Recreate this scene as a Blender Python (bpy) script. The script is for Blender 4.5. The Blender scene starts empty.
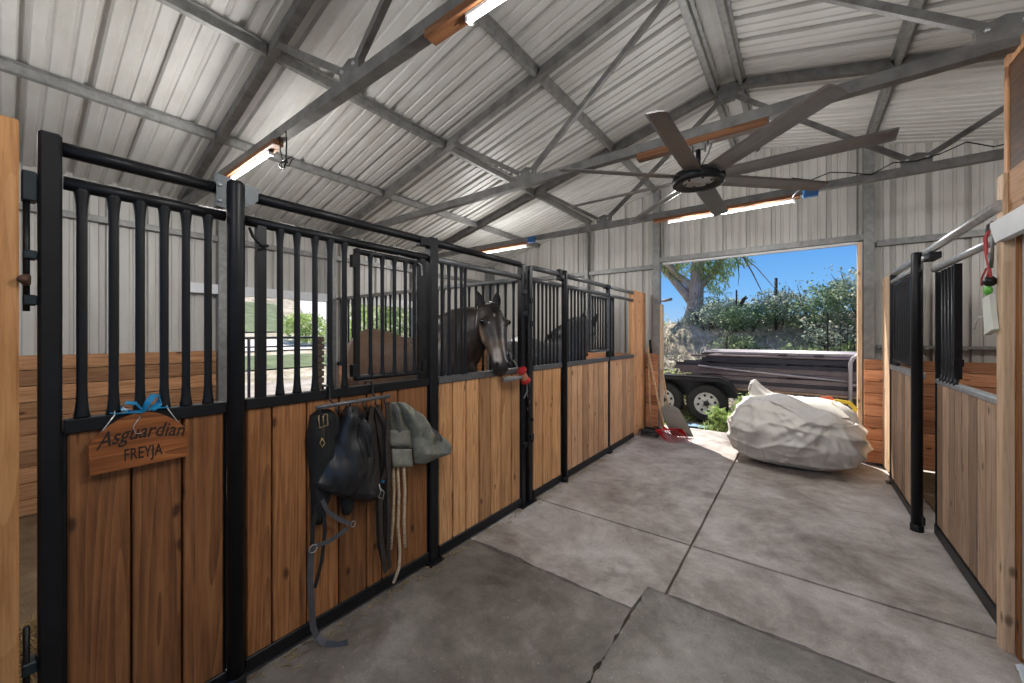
import bpy, bmesh, math, random
from mathutils import Vector, Matrix, noise, Quaternion

random.seed(11)
S = bpy.context.scene
COL = S.collection
PI = math.pi
V = Vector
ORG = {}          # world origin of every object that parents others


# ------------------------------------------------------------------ helpers
class MB:
    """collects shapes, then links them as ONE mesh object"""
    def __init__(self):
        self.v, self.f, self.sm, self.mi, self.col = [], [], [], [], None

    def add(self, vs, fs, smooth=False, mi=0):
        b = len(self.v)
        self.v += [tuple(p) for p in vs]
        for f in fs:
            self.f.append([i + b for i in f]); self.sm.append(smooth); self.mi.append(mi)
        return self

    def box(self, x0, y0, z0, x1, y1, z1, mi=0, bev=0.0):
        if bev:
            b = min(bev, (x1-x0)*.45, (y1-y0)*.45, (z1-z0)*.45)
            vs = []
            idx = {}
            for sx, X, dx in ((0, x0, b), (1, x1, -b)):
                for sy, Y, dy in ((0, y0, b), (1, y1, -b)):
                    for sz, Z, dz in ((0, z0, b), (1, z1, -b)):
                        for k, p in enumerate(((X, Y+dy, Z+dz), (X+dx, Y, Z+dz), (X+dx, Y+dy, Z))):
                            idx[sx, sy, sz, k] = len(vs); vs.append(p)
            I = idx
            fs = []
            for s in (0, 1):
                q = [I[s, 0, 0, 0], I[s, 0, 1, 0], I[s, 1, 1, 0], I[s, 1, 0, 0]]; fs.append(q if s else q[::-1])
                q = [I[0, s, 0, 1], I[0, s, 1, 1], I[1, s, 1, 1], I[1, s, 0, 1]]; fs.append(q[::-1] if not s else q)
                q = [I[0, 0, s, 2], I[1, 0, s, 2], I[1, 1, s, 2], I[0, 1, s, 2]]; fs.append(q if s else q[::-1])
            for s in (0, 1):
                for t in (0, 1):
                    fs.append([I[s, t, 0, 0], I[s, t, 1, 0], I[s, t, 1, 1], I[s, t, 0, 1]])
                    fs.append([I[s, 0, t, 0], I[s, 1, t, 0], I[s, 1, t, 2], I[s, 0, t, 2]])
                    fs.append([I[0, s, t, 1], I[1, s, t, 1], I[1, s, t, 2], I[0, s, t, 2]])
                    for w in (0, 1):
                        fs.append([I[s, t, w, 0], I[s, t, w, 1], I[s, t, w, 2]])
            return self.add(vs, fs, False, mi)
        vs = [(x, y, z) for x in (x0, x1) for y in (y0, y1) for z in (z0, z1)]
        fs = [(0, 1, 3, 2), (4, 6, 7, 5), (0, 4, 5, 1), (2, 3, 7, 6), (0, 2, 6, 4), (1, 5, 7, 3)]
        return self.add(vs, fs, False, mi)

    def obox(self, p0, p1, w, h, up=(0, 0, 1), mi=0):
        """square bar from p0 to p1, width w sideways, height h along up"""
        p0, p1 = V(p0), V(p1)
        d = (p1-p0).normalized()
        s = d.cross(V(up))
        if s.length < 1e-4: s = d.cross(V((1, 0, 0)))
        s.normalize(); u = s.cross(d).normalized()
        vs = [p + s*(a*w/2) + u*(b*h/2) for p in (p0, p1) for a, b in ((-1, -1), (1, -1), (1, 1), (-1, 1))]
        fs = [(0, 1, 2, 3), (7, 6, 5, 4)] + [(i, i+4, (i+1) % 4+4, (i+1) % 4) for i in range(4)]
        return self.add(vs, fs, False, mi)

    def tube(self, pts, r, n=10, caps=True, mi=0, flat=1.0):
        """round bar through pts; r a number or one per point; flat squashes it sideways"""
        pts = [V(p) for p in pts]
        k = len(pts)
        rs = r if isinstance(r, (list, tuple)) else [r]*k
        vs = []
        side = None
        for i, p in enumerate(pts):
            t = (pts[min(i+1, k-1)]-pts[max(i-1, 0)])
            t = t.normalized() if t.length > 1e-9 else V((0, 0, 1))
            if side is None:
                side = t.cross(V((0, 0, 1)))
                if side.length < .1: side = t.cross(V((1, 0, 0)))
            side = (side - t*side.dot(t)).normalized()
            u = t.cross(side)
            for j in range(n):
                a = 2*PI*j/n
                vs.append(p + side*(math.cos(a)*rs[i]*flat) + u*(math.sin(a)*rs[i]))
        fs = [(i*n+j, i*n+(j+1) % n, (i+1)*n+(j+1) % n, (i+1)*n+j) for i in range(k-1) for j in range(n)]
        b = len(self.v)
        self.add(vs, fs, True, mi)
        if caps:
            self.f.append([b+j for j in range(n)][::-1]); self.sm.append(False); self.mi.append(mi)
            self.f.append([b+(k-1)*n+j for j in range(n)]); self.sm.append(False); self.mi.append(mi)
        return self

    def strap(self, pts, w, t, nrm=(1, 0, 0), mi=0):
        """flat band through pts, width w, thickness t, its face towards nrm"""
        pts = [V(p) for p in pts]; k = len(pts); nrm = V(nrm)
        vs = []
        for i, p in enumerate(pts):
            d = (pts[min(i+1, k-1)]-pts[max(i-1, 0)]).normalized()
            s = d.cross(nrm)
            if s.length < .05: s = V((0, 1, 0))
            s.normalize(); u = s.cross(d).normalized()
            for a, b in ((-1, -1), (1, -1), (1, 1), (-1, 1)):
                vs.append(p+s*(a*w/2)+u*(b*t/2))
        fs = [(i*4+j, i*4+(j+1) % 4, i*4+4+(j+1) % 4, i*4+4+j) for i in range(k-1) for j in range(4)]
        fs += [(3, 2, 1, 0), tuple((k-1)*4+j for j in range(4))]
        return self.add(vs, fs, False, mi)

    def lathe(self, c, axis, prof, n=24, mi=0, smooth=True):
        """prof: (radius, offset along axis) pairs, spun about axis through c"""
        c = V(c); ax = V(axis).normalized()
        s = ax.cross(V((0, 0, 1)))
        if s.length < .1: s = ax.cross(V((1, 0, 0)))
        s.normalize(); u = ax.cross(s)
        vs = [c+ax*o+(s*math.cos(2*PI*j/n)+u*math.sin(2*PI*j/n))*r for r, o in prof for j in range(n)]
        fs = [(i*n+j, i*n+(j+1) % n, (i+1)*n+(j+1) % n, (i+1)*n+j) for i in range(len(prof)-1) for j in range(n)]
        return self.add(vs, fs, smooth, mi)

    def prism(self, poly, d, mi=0):
        """poly: closed list of 3-D points; extruded by vector d"""
        n = len(poly); d = V(d)
        vs = [V(p) for p in poly]+[V(p)+d for p in poly]
        fs = [tuple(range(n))[::-1], tuple(range(n, 2*n))]+[(i, (i+1) % n, n+(i+1) % n, n+i) for i in range(n)]
        return self.add(vs, fs, False, mi)

    def loft(self, secs, n=16, mi=0):
        """secs: (centre, half axis a, half axis b)"""
        vs = []
        for c, a, b in secs:
            c, a, b = V(c), V(a), V(b)
            vs += [c+a*math.cos(2*PI*j/n)+b*math.sin(2*PI*j/n) for j in range(n)]
        k = len(secs)
        fs = [(i*n+j, i*n+(j+1) % n, (i+1)*n+(j+1) % n, (i+1)*n+j) for i in range(k-1) for j in range(n)]
        fs += [tuple(range(n))[::-1], tuple((k-1)*n+j for j in range(n))]
        return self.add(vs, fs, True, mi)

    def ball(self, c, r, n=12, mi=0, sc=(1, 1, 1)):
        prof = [(max(1e-4, math.sin(PI*i/n))*r, -math.cos(PI*i/n)*r) for i in range(n+1)]
        b = len(self.v)
        self.lathe((0, 0, 0), (0, 0, 1), prof, n*2, mi)
        for i in range(b, len(self.v)):
            p = self.v[i]; self.v[i] = (p[0]*sc[0]+c[0], p[1]*sc[1]+c[1], p[2]*sc[2]+c[2])
        return self

    def build(self, name, mat, parent=None, loc=None, recalc=True):
        o0 = ORG.get(parent.name, V((0, 0, 0))) if parent else V(loc or (0, 0, 0))
        me = bpy.data.meshes.new(name)
        me.from_pydata([(p[0]-o0.x, p[1]-o0.y, p[2]-o0.z) for p in self.v], [], self.f)
        for p, s, m in zip(me.polygons, self.sm, self.mi):
            p.use_smooth = s; p.material_index = m
        for m in (mat if isinstance(mat, (list, tuple)) else [mat]):
            me.materials.append(m)
        if recalc:
            bm = bmesh.new(); bm.from_mesh(me)
            bmesh.ops.recalc_face_normals(bm, faces=bm.faces)
            bm.to_mesh(me); bm.free()
        o = bpy.data.objects.new(name, me)
        COL.objects.link(o)
        if parent: o.parent = parent
        else: o.location = o0
        ORG[o.name] = o0
        return o


def lab(o, label, cat, group=None):
    o['label'] = label; o['category'] = cat
    if group: o['group'] = group
    return o


def thing(name, loc, label, cat, group=None):
    o = bpy.data.objects.new(name, None)
    o.empty_display_size = .1
    COL.objects.link(o); o.location = loc; ORG[o.name] = V(loc)
    return lab(o, label, cat, group)


def struct(o):
    o['kind'] = 'structure'
    return o


def stuff(o, label, cat):
    o['kind'] = 'stuff'
    return lab(o, label, cat)


def shell(name, loc=(0, 0, 0)):
    o = bpy.data.objects.new(name, None); o.empty_display_size = .1
    COL.objects.link(o); o.location = loc; ORG[o.name] = V(loc)
    return struct(o)


def lerp(a, b, t): return a+(b-a)*t


def sstep(t):
    t = max(0., min(1., t)); return t*t*(3-2*t)


def lin(r, g, b):
    f = lambda c: (c/255/12.92) if c/255 <= .04045 else ((c/255+.055)/1.055)**2.4
    return (f(r), f(g), f(b), 1)


# ---------------------------------------------------------------- materials
class NT:
    def __init__(self, name):
        self.m = bpy.data.materials.new(name); self.m.use_nodes = True
        self.t = self.m.node_tree; self.n = self.t.nodes; self.l = self.t.links
        self.b = self.n['Principled BSDF']

    def node(self, kind, **kw):
        x = self.n.new('ShaderNode'+kind)
        for k, v in kw.items():
            if k.startswith('i_'):
                x.inputs[k[2:].replace('_', ' ')].default_value = v
            else: setattr(x, k, v)
        return x

    def link(self, a, b): self.l.new(a, b)

    def ramp(self, fac, stops):
        r = self.n.new('ShaderNodeValToRGB'); e = r.color_ramp.elements
        while len(e) < len(stops): e.new(.5)
        for el, (p, c) in zip(e, stops): el.position = p; el.color = c if len(c) == 4 else (*c, 1)
        self.link(fac, r.inputs[0]); return r.outputs[0]

    def mix(self, mode, fac, a, b):
        m = self.n.new('ShaderNodeMix'); m.data_type = 'RGBA'; m.blend_type = mode
        for inp, v in ((m.inputs[0], fac), (m.inputs[6], a), (m.inputs[7], b)):
            if hasattr(v, 'is_output'): self.link(v, inp)
            else: inp.default_value = v
        return m.outputs[2]

    def math(self, op, a, b=0.0, c=None):
        m = self.n.new('ShaderNodeMath'); m.operation = op
        for inp, v in zip(m.inputs, (a, b, c)):
            if v is None: continue
            if hasattr(v, 'is_output'): self.link(v, inp)
            else: inp.default_value = v
        return m.outputs[0]

    def bump(self, h, strength=.3, dist=.01):
        b = self.node('Bump'); b.inputs['Strength'].default_value = strength; b.inputs['Distance'].default_value = dist
        self.link(h, b.inputs['Height']); self.link(b.outputs[0], self.b.inputs['Normal'])


def plain(name, c, rough=.5, metal=0.0, var=.12, scale=8, bump=0, spec=.5):
    """one colour with faint mottling"""
    k = NT(name)
    tc = k.node('TexCoord')
    nz = k.node('TexNoise', i_Scale=scale, i_Detail=5.0, i_Roughness=.6)
    k.link(tc.outputs['Object'], nz.inputs['Vector'])
    d = tuple(x*(1-var) for x in c[:3])+(1,); u = tuple(min(1, x*(1+var)) for x in c[:3])+(1,)
    k.link(k.ramp(nz.outputs[0], [(.3, d), (.7, u)]), k.b.inputs['Base Color'])
    k.b.inputs['Roughness'].default_value = rough; k.b.inputs['Metallic'].default_value = metal
    k.b.inputs['Specular IOR Level'].default_value = spec
    if bump: k.bump(nz.outputs[0], bump, .02)
    return k.m


def wood(name, dark, mid, light, axis='Z', rough=.6, var=.35, knots=True, ringy=.5, scale=1.0):
    k = NT(name)
    tc = k.node('TexCoord'); geo = k.node('NewGeometry')
    rnd = geo.outputs['Random Per Island']
    off = k.node('CombineXYZ')
    for i, m in enumerate((37., 53., 71.)):
        k.link(k.math('MULTIPLY', rnd, m), off.inputs[i])
    add = k.node('VectorMath', operation='ADD')
    k.link(tc.outputs['Object'], add.inputs[0]); k.link(off.outputs[0], add.inputs[1])
    a = {'X': 0, 'Y': 1, 'Z': 2}[axis]
    sc = [1., 1., 1.]; sc[a] = .055
    mp = k.node('Mapping'); mp.inputs['Scale'].default_value = [s*scale for s in sc]
    k.link(add.outputs[0], mp.inputs['Vector'])
    n1 = k.node('TexNoise', i_Scale=55.0, i_Detail=6.0, i_Roughness=.65)
    k.link(mp.outputs[0], n1.inputs['Vector'])
    # cathedral rings: bands of a slowly wandering field
    n2 = k.node('TexNoise', i_Scale=5.5, i_Detail=1.5, i_Distortion=.3)
    k.link(mp.outputs[0], n2.inputs['Vector'])
    ring = k.math('FRACT', k.math('MULTIPLY', n2.outputs[0], 17.))
    ringc = k.math('POWER', ring, 1.7)
    g = k.math('ADD', k.math('MULTIPLY', n1.outputs[0], 1-ringy*.55), k.math('MULTIPLY', ringc, ringy*.42))
    col = k.ramp(g, [(.22, dark), (.48, mid), (.78, light)])
    # blotchy weathering, not tied to any light
    n3 = k.node('TexNoise', i_Scale=2.2, i_Detail=3.0)
    k.link(add.outputs[0], n3.inputs['Vector'])
    col = k.mix('MULTIPLY', .55, col, k.ramp(n3.outputs[0], [(.35, (.74, .73, .72)), (.65, (1.04, 1.04, 1.04))]))
    if knots:
        sp = k.node('SeparateXYZ'); k.link(add.outputs[0], sp.inputs[0])
        o1, o2 = [i for i in range(3) if i != a]
        mk = k.node('CombineXYZ')          # across the board, along the board
        k.link(k.math('MULTIPLY', k.math('ADD', sp.outputs[o1], sp.outputs[o2]), scale), mk.inputs[0])
        k.link(k.math('MULTIPLY', sp.outputs[a], .5*scale), mk.inputs[1])
        wb = k.node('TexNoise', i_Scale=18.0); k.link(mk.outputs[0], wb.inputs['Vector'])
        mw = k.mix('MIX', .02, mk.outputs[0], wb.outputs['Color'])
        vo = k.node('TexVoronoi', voronoi_dimensions='2D', i_Scale=4.6); k.link(mw, vo.inputs['Vector'])
        sel = k.node('TexNoise', i_Scale=2.7); k.link(mk.outputs[0], sel.inputs['Vector'])
        km = k.ramp(vo.outputs['Distance'], [(.035, (1, 1, 1)), (.085, (0, 0, 0))])
        sm = k.ramp(sel.outputs[0], [(.49, (0, 0, 0)), (.53, (1, 1, 1))])
        fac = k.math('MULTIPLY', k.mix('MULTIPLY', 1., km, sm), .85)
        col = k.mix('MIX', fac, col, tuple(x*.35 for x in dark[:3])+(1,))
    tint = k.ramp(rnd, [(0, (1-var*1.2, 1-var*1.25, 1-var*1.3)), (.5, (1, .98, .96)), (1, (1+var*.55, 1+var*.5, 1+var*.45))])
    col = k.mix('MULTIPLY', 1., col, tint)
    k.link(col, k.b.inputs['Base Color'])
    k.b.inputs['Roughness'].default_value = rough
    k.b.inputs['Specular IOR Level'].default_value = .3
    k.bump(g, .25, .004)
    return k.m


def concrete(name, c0, c1, c2, stain, rough=.6, smooth=.75):
    k = NT(name)
    tc = k.node('TexCoord'); P = tc.outputs['Object']
    big = k.node('TexNoise', i_Scale=1.3, i_Detail=7.0, i_Roughness=.68, i_Distortion=.4); k.link(P, big.inputs['Vector'])
    med = k.node('TexNoise', i_Scale=6.5, i_Detail=8.0, i_Roughness=.72); k.link(P, med.inputs['Vector'])
    fine = k.node('TexNoise', i_Scale=95.0, i_Detail=3.0); k.link(P, fine.inputs['Vector'])
    g = k.math('ADD', k.math('MULTIPLY', big.outputs[0], .68), k.math('MULTIPLY', med.outputs[0], .32))
    col = k.ramp(g, [(.36, c0), (.5, c1), (.64, c2)])
    mp = k.node('Mapping'); mp.inputs['Location'].default_value = (7.3, 2.1, 0); k.link(P, mp.inputs['Vector'])
    st = k.node('TexNoise', i_Scale=2.1, i_Detail=9.0, i_Roughness=.75, i_Distortion=.8); k.link(mp.outputs[0], st.inputs['Vector'])
    col = k.mix('MIX', k.math('MULTIPLY', k.ramp(st.outputs[0], [(.55, (0, 0, 0)), (.70, (1, 1, 1))]), .5), col, stain)
    col = k.mix('MULTIPLY', .5, col, k.ramp(fine.outputs[0], [(.3, (.75, .75, .75)), (.6, (1.1, 1.1, 1.1))]))
    vo = k.node('TexVoronoi', i_Scale=21.0); k.link(P, vo.inputs['Vector'])
    col = k.mix('MIX', k.math('MULTIPLY', k.ramp(vo.outputs['Distance'], [(.05, (1, 1, 1)), (.11, (0, 0, 0))]), .4), col, (.55, .52, .48, 1))
    k.link(col, k.b.inputs['Base Color'])
    k.link(k.ramp(med.outputs[0], [(.3, (rough-.12,)*3), (.7, (rough+.15,)*3)]), k.b.inputs['Roughness'])
    k.b.inputs['Specular IOR Level'].default_value = smooth*.5
    k.bump(g, .2, .01)
    return k.m


def cladding(name, c, dirt, rough=.45, axis='Z'):
    """painted steel sheet, with dusty streaks along the ribs"""
    k = NT(name)
    tc = k.node('TexCoord'); mp = k.node('Mapping')
    s = [1., 1., 1.]; s['XYZ'.index(axis)] = .12; mp.inputs['Scale'].default_value = s
    k.link(tc.outputs['Object'], mp.inputs['Vector'])
    n = k.node('TexNoise', i_Scale=7.0, i_Detail=6.0, i_Roughness=.65); k.link(mp.outputs[0], n.inputs['Vector'])
    n2 = k.node('TexNoise', i_Scale=1.1, i_Detail=4.0); k.link(tc.outputs['Object'], n2.inputs['Vector'])
    col = k.mix('MIX', k.ramp(n.outputs[0], [(.42, (0, 0, 0)), (.75, (.55, .55, .55))]), c, dirt)
    col = k.mix('MULTIPLY', .6, col, k.ramp(n2.outputs[0], [(.3, (.82, .8, .77)), (.6, (1, 1, 1))]))
    k.link(col, k.b.inputs['Base Color'])
    k.b.inputs['Roughness'].default_value = rough
    return k.m


def emit(name, c, s):
    k = NT(name)
    k.b.inputs['Base Color'].default_value = c
    k.b.inputs['Emission Color'].default_value = c
    k.b.inputs['Emission Strength'].default_value = s
    return k.m


def vcol(name, rough=.5, spec=.4, var=.25, scale=30, sheen=0):
    """coat colour held in a colour attribute, with hair-fine noise"""
    k = NT(name)
    at = k.node('VertexColor', layer_name='coat'); tc = k.node('TexCoord')
    mp = k.node('Mapping'); mp.inputs['Scale'].default_value = (1, 1, .3); k.link(tc.outputs['Object'], mp.inputs['Vector'])
    n = k.node('TexNoise', i_Scale=scale, i_Detail=4.0); k.link(mp.outputs[0], n.inputs['Vector'])
    k.link(k.mix('MULTIPLY', 1., at.outputs[0], k.ramp(n.outputs[0], [(.3, (1-var,)*3), (.7, (1+var*.5,)*3)])), k.b.inputs['Base Color'])
    k.b.inputs['Roughness'].default_value = rough; k.b.inputs['Specular IOR Level'].default_value = spec
    return k.m


def leafmat(name, a, b, rough=.6):
    k = NT(name)
    geo = k.node('NewGeometry')
    c = k.ramp(geo.outputs['Random Per Island'], [(0, a), (1, b)])
    k.link(c, k.b.inputs['Base Color'])
    tr = k.node('BsdfTranslucent'); k.link(c, tr.inputs[0])
    mx = k.node('MixShader'); mx.inputs[0].default_value = .55
    k.link(k.b.outputs[0], mx.inputs[1]); k.link(tr.outputs[0], mx.inputs[2]); k.link(mx.outputs[0], k.n['Material Output'].inputs[0])
    k.b.inputs['Roughness'].default_value = rough
    k.b.inputs['Specular IOR Level'].default_value = .3
    return k.m


M = {}
M['black'] = plain('black_powder_coat', (.0065, .007, .0085, 1), .42, 0, .3, 14, 0, .3)
M['bracket'] = plain('slate_blue_steel', (.010, .020, .027, 1), .4, .1, .3, 20)
M['galv'] = plain('galvanised_steel', (.50, .51, .52, 1), .38, .75, .18, 26)
M['dull_galv'] = plain('dull_galvanised_steel', (.21, .208, .20, 1), .48, .35, .25, 18)
M['truss'] = plain('weathered_truss_steel', (.155, .15, .142, 1), .5, .2, .35, 9)
M['rail_grey'] = plain('grey_worn_rail', (.12, .125, .13, 1), .4, .4, .25, 22)
M['sheet'] = cladding('white_roof_sheet', lin(190, 189, 185), lin(156, 151, 142), axis='X')
M['wallsheet'] = cladding('white_wall_sheet', lin(186, 183, 177), lin(146, 140, 131))
M['dimbrown'] = wood('dim_brown_boards', lin(82, 50, 29), lin(130, 86, 52), lin(158, 112, 72), ringy=.5, var=.3)  # board tones darken towards the viewer, partly dimmer light put into the colour
M['doorwood'] = wood('orange_brown_boards', lin(98, 62, 36), lin(152, 102, 62), lin(182, 132, 86), ringy=.4, var=.3)
M['fir'] = wood('warm_fir_boards', lin(146, 98, 60), lin(208, 157, 108), lin(228, 186, 140), ringy=.36, var=.3)
M['fir2'] = wood('pale_fir_boards', lin(150, 108, 78), lin(206, 162, 124), lin(224, 190, 156), ringy=.3, var=.28)  # lighter still, partly the brighter light at the far end put into colour
M['greywood'] = wood('greyed_boards', lin(116, 92, 76), lin(172, 144, 120), lin(198, 172, 150), ringy=.4, var=.36)
M['paneledge'] = wood('new_pine_boards', lin(160, 104, 68), lin(212, 160, 116), lin(228, 186, 146), ringy=.3)
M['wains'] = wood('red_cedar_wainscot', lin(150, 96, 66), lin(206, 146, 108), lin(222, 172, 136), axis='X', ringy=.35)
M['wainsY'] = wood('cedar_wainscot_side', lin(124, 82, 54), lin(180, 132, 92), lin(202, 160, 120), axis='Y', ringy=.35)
M['post'] = wood('yellow_pine_post', lin(150, 100, 58), lin(194, 142, 92), lin(212, 166, 116), ringy=.3, knots=True, var=.1)
M['palepost'] = wood('pale_pine_trim', lin(170, 136, 104), lin(214, 184, 152), lin(228, 204, 178), ringy=.3, var=.15)
M['darkply'] = wood('dark_plywood', lin(52, 34, 20), lin(86, 58, 36), lin(108, 76, 48), axis='Y')
M['ply'] = wood('tan_plywood', lin(134, 92, 54), lin(176, 130, 84), lin(194, 152, 106), axis='Y', ringy=.3)
M['mountwood'] = wood('brown_mounting_board', lin(84, 52, 32), lin(126, 84, 54), lin(150, 108, 74), axis='X', knots=False)
M['whitepaint'] = plain('white_painted_board', lin(206, 207, 208), .5, 0, .06, 6)
M['greypaint'] = plain('pale_grey_painted_board', lin(176, 184, 190), .5, 0, .06, 3)
M['slab'] = concrete('pale_concrete', lin(118, 107, 98), lin(172, 163, 156), lin(206, 201, 197), lin(104, 91, 79))
M['slabdark'] = concrete('dark_concrete', lin(82, 76, 69), lin(124, 118, 110), lin(160, 154, 147), lin(78, 66, 55), rough=.5)
M['dirt'] = concrete('stall_dirt', lin(82, 66, 50), lin(112, 92, 70), lin(140, 118, 90), lin(70, 56, 42), rough=.85, smooth=.2)
M['gravel'] = concrete('gravel_ground', lin(128, 118, 106), lin(162, 152, 140), lin(188, 180, 168), lin(120, 108, 92), rough=.9, smooth=.2)
M['straw'] = leafmat('straw', lin(150, 122, 70), lin(206, 184, 130))

# ------------------------------------------------------- building dimensions
XC, XL, XR = -.62, -5.5, 4.26        # ridge line, left and right outer walls
YF, YB = 6.56, -4.6                  # far gable wall, open end behind the viewer
XS, XT = -2.09, .80                  # stall fronts left and right of the aisle
DX0, DX1, DH = -1.84, .62, 2.79      # big doorway in the far wall
def under(x): return 4.25-.25*abs(x-XC)      # underside of the steel
def roof(x): return 4.335-.25*abs(x-XC)      # inner face of the roof sheets


def rib_profile(t0, t1, pitch=.305, deep=.038, minor=.011, phase=0.0):
    """(t, depth) polyline of a ribbed sheet between t0 and t1"""
    pts = []
    n0 = math.floor((t0-phase)/pitch)-1
    t = phase+n0*pitch
    while t < t1+pitch:
        pts += [(t-.030, 0), (t-.020, deep), (t+.020, deep), (t+.030, 0)]
        for q in (.102, .204):
            pts += [(t+q-.018, 0), (t+q-.010, minor), (t+q+.010, minor), (t+q+.018, 0)]
        t += pitch
    out = []
    for (a, da), (b, db) in zip(pts, pts[1:]):
        if b <= t0 or a >= t1: continue
        if not out:
            if a < t0: da = lerp(da, db, (t0-a)/(b-a)); a = t0
            out.append((a, da))
        if b > t1: db = lerp(da, db, (t1-a)/(b-a)); b = t1
        out.append((b, db))
    return out


def sheet(mb, prof, lo, hi, P):
    """ribbed sheet: P(t, depth, s) maps to 3-D, s running lo(t)..hi(t)"""
    vs = []
    for t, d in prof:
        vs += [P(t, d, lo(t)), P(t, d, hi(t))]
    fs = [(2*i, 2*i+2, 2*i+3, 2*i+1) for i in range(len(prof)-1)]
    mb.add(vs, fs)
    return mb


# roof: two slopes of sheets and a ridge cap
ceil = shell('ceiling')
for sx in (-1, 1):
    mb = MB()
    far = (XC-XL+.25) if sx < 0 else (XR-XC+.25)
    sheet(mb, rib_profile(YB-.1, YF+.12, phase=.09), lambda t: .07, lambda t: far,
          lambda t, d, s: (XC+sx*s, t, 4.335-.25*s+d))
    mb.build('roof_sheet', M['sheet'], ceil, recalc=False)
mb = MB()
mb.prism([(XC-.22, YB-.1, 4.335-.03), (XC, YB-.1, 4.40), (XC+.22, YB-.1, 4.335-.03), (XC+.22, YB-.1, 4.335+.0), (XC, YB-.1, 4.43), (XC-.22, YB-.1, 4.335)], (0, YF-YB+.22, 0))
mb.build('ridge_cap', M['sheet'], ceil)

# far gable wall with the big doorway
wf = shell('wall_far', (0, YF, 0))
mb = MB()
Pf = lambda t, d, s: (t, YF+.03+d, s)
sheet(mb, rib_profile(XL, DX0-.06), lambda t: 0, lambda t: roof(t)+.02, Pf)
sheet(mb, rib_profile(DX0-.06, DX1+.06), lambda t: DH, lambda t: roof(t)+.02, Pf)
sheet(mb, rib_profile(DX1+.06, XR), lambda t: 0, lambda t: roof(t)+.02, Pf)
mb.build('wall_sheet', M['wallsheet'], wf, recalc=False)
mb = MB()
for x in (XL+.05, -3.15, DX0-.05, DX1+.065, 2.4):
    w = .05 if x in (DX0-.05, DX1+.065) else .03
    mb.box(x-w, YF-.09, 0, x+w, YF+.02, roof(x)-.03)
mb.build('wall_stud', M['dull_galv'], wf)
mb = MB()
mb.box(DX0-.0, YF-.08, DH, DX1+.04, YF+.03, DH+.075)
for a, b in ((XL+.09, -3.19), (-3.11, DX0-.1), (DX1+.14, 2.36)):
    mb.box(a, YF-.05, 2.70, b, YF+.02, 2.755)
    mb.box(a, YF-.055, 2.755, b, YF-.04, 2.77)
mb.box(DX1+.14, YF-.06, 1.44, 2.36, YF+.0, 1.475)
mb.build('wall_girt', M['dull_galv'], wf)

dr = shell('door_1', (XC, YF, 0))                       # frame of the doorway
mb = MB()
mb.box(DX0-.005, YF-.07, 0, DX0+.03, YF+.06, 2.1)
mb.box(DX1-.035, YF-.07, 0, DX1+.005, YF+.06, DH-.02)
mb.build('wood_jamb', M['palepost'], dr)
mb = MB()
mb.box(DX0+.03, YF+.0, DH-.03, DX1-.03, YF+.06, DH)
mb.build('door_header', M['whitepaint'], dr)

# cedar boards at the foot of the far wall
def hboards(mb, a0, a1, z0, z1, P, w=.143):
    z = z0
    while z < z1-.02:
        zz = min(z+w, z1)
        P(mb, a0, a1, z+.003, zz-.003)
        z += w
tr = shell('trim_1', (0, YF, 0))
mb = MB()
Pg = lambda m, a, b, z0, z1: m.box(a, YF-.135, z0, b, YF-.098, z1, bev=.004)
hboards(mb, DX1+.015, 2.3, 0.03, 1.30, Pg)
hboards(mb, -2.05, DX0-.015, 0.03, 1.30, Pg)
hboards(mb, XL+.1, -2.14, 0.0, 1.30, Pg)
mb.build('wainscot_board', M['wains'], tr)

# left outer wall with two stall openings
OP = [(1.62, 2.86, 2.08), (3.22, 4.35, 2.08)]
wl = shell('wall_left', (XL, 0, 0))
mb = MB()
Pl = lambda t, d, s: (XL-.03-d, t, s)
zt = lambda t: roof(XL)+.02
cuts = [YB]+[v for o in OP for v in o[:2]]+[YF]
for i in range(0, len(cuts), 2):
    sheet(mb, rib_profile(cuts[i], cuts[i+1]), lambda t: 0, zt, Pl)
for a, b, h in OP:
    sheet(mb, rib_profile(a, b), lambda t: h, zt, Pl)
mb.build('wall_sheet', M['wallsheet'], wl, recalc=False)
mb = MB()
for y in [YB+.05, -1.2, 1.57, 2.91, 4.40, YF-.14]:
    mb.box(XL-.02, y-.04, 0, XL+.08, y+.04, roof(XL)-.06)
mb.build('wall_stud', M['dull_galv'], wl)
mb = MB()
mb.box(XL-.02, YB, 2.70, XL+.05, YF, 2.76)
mb.build('wall_girt', M['dull_galv'], wl)
mb = MB()
mb.box(XL-.04, 1.25, 2.08, XL+.06, 2.98, 2.19)
mb.box(XL-.04, 3.14, 2.08, XL+.06, 4.45, 2.19)
mb.build('opening_header', M['whitepaint'], wl)
tr = shell('trim_2', (XL, 0, 0))
mb = MB()
Ph = lambda m, a, b, z0, z1: m.box(XL-.005, a, z0, XL+.035, b, z1, bev=.004)
for a, b in ((YB+.1, 1.52), (4.46, YF-.2)):
    hboards(mb, a, b, .0, 1.42, Ph)
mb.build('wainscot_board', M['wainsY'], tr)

# right outer wall
wr = shell('wall_right', (XR, 0, 0))
mb = MB()
sheet(mb, rib_profile(YB, YF), lambda t: 0, lambda t: roof(XR)+.02, lambda t, d, s: (XR+.03+d, t, s))
mb.build('wall_sheet', M['wallsheet'], wr, recalc=False)
mb = MB()
for y in (YB+.05, -1.5, 1., 3.1, YF-.14): mb.box(XR-.08, y-.04, 0, XR+.02, y+.04, roof(XR)-.06)
mb.build('wall_stud', M['dull_galv'], wr)

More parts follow.
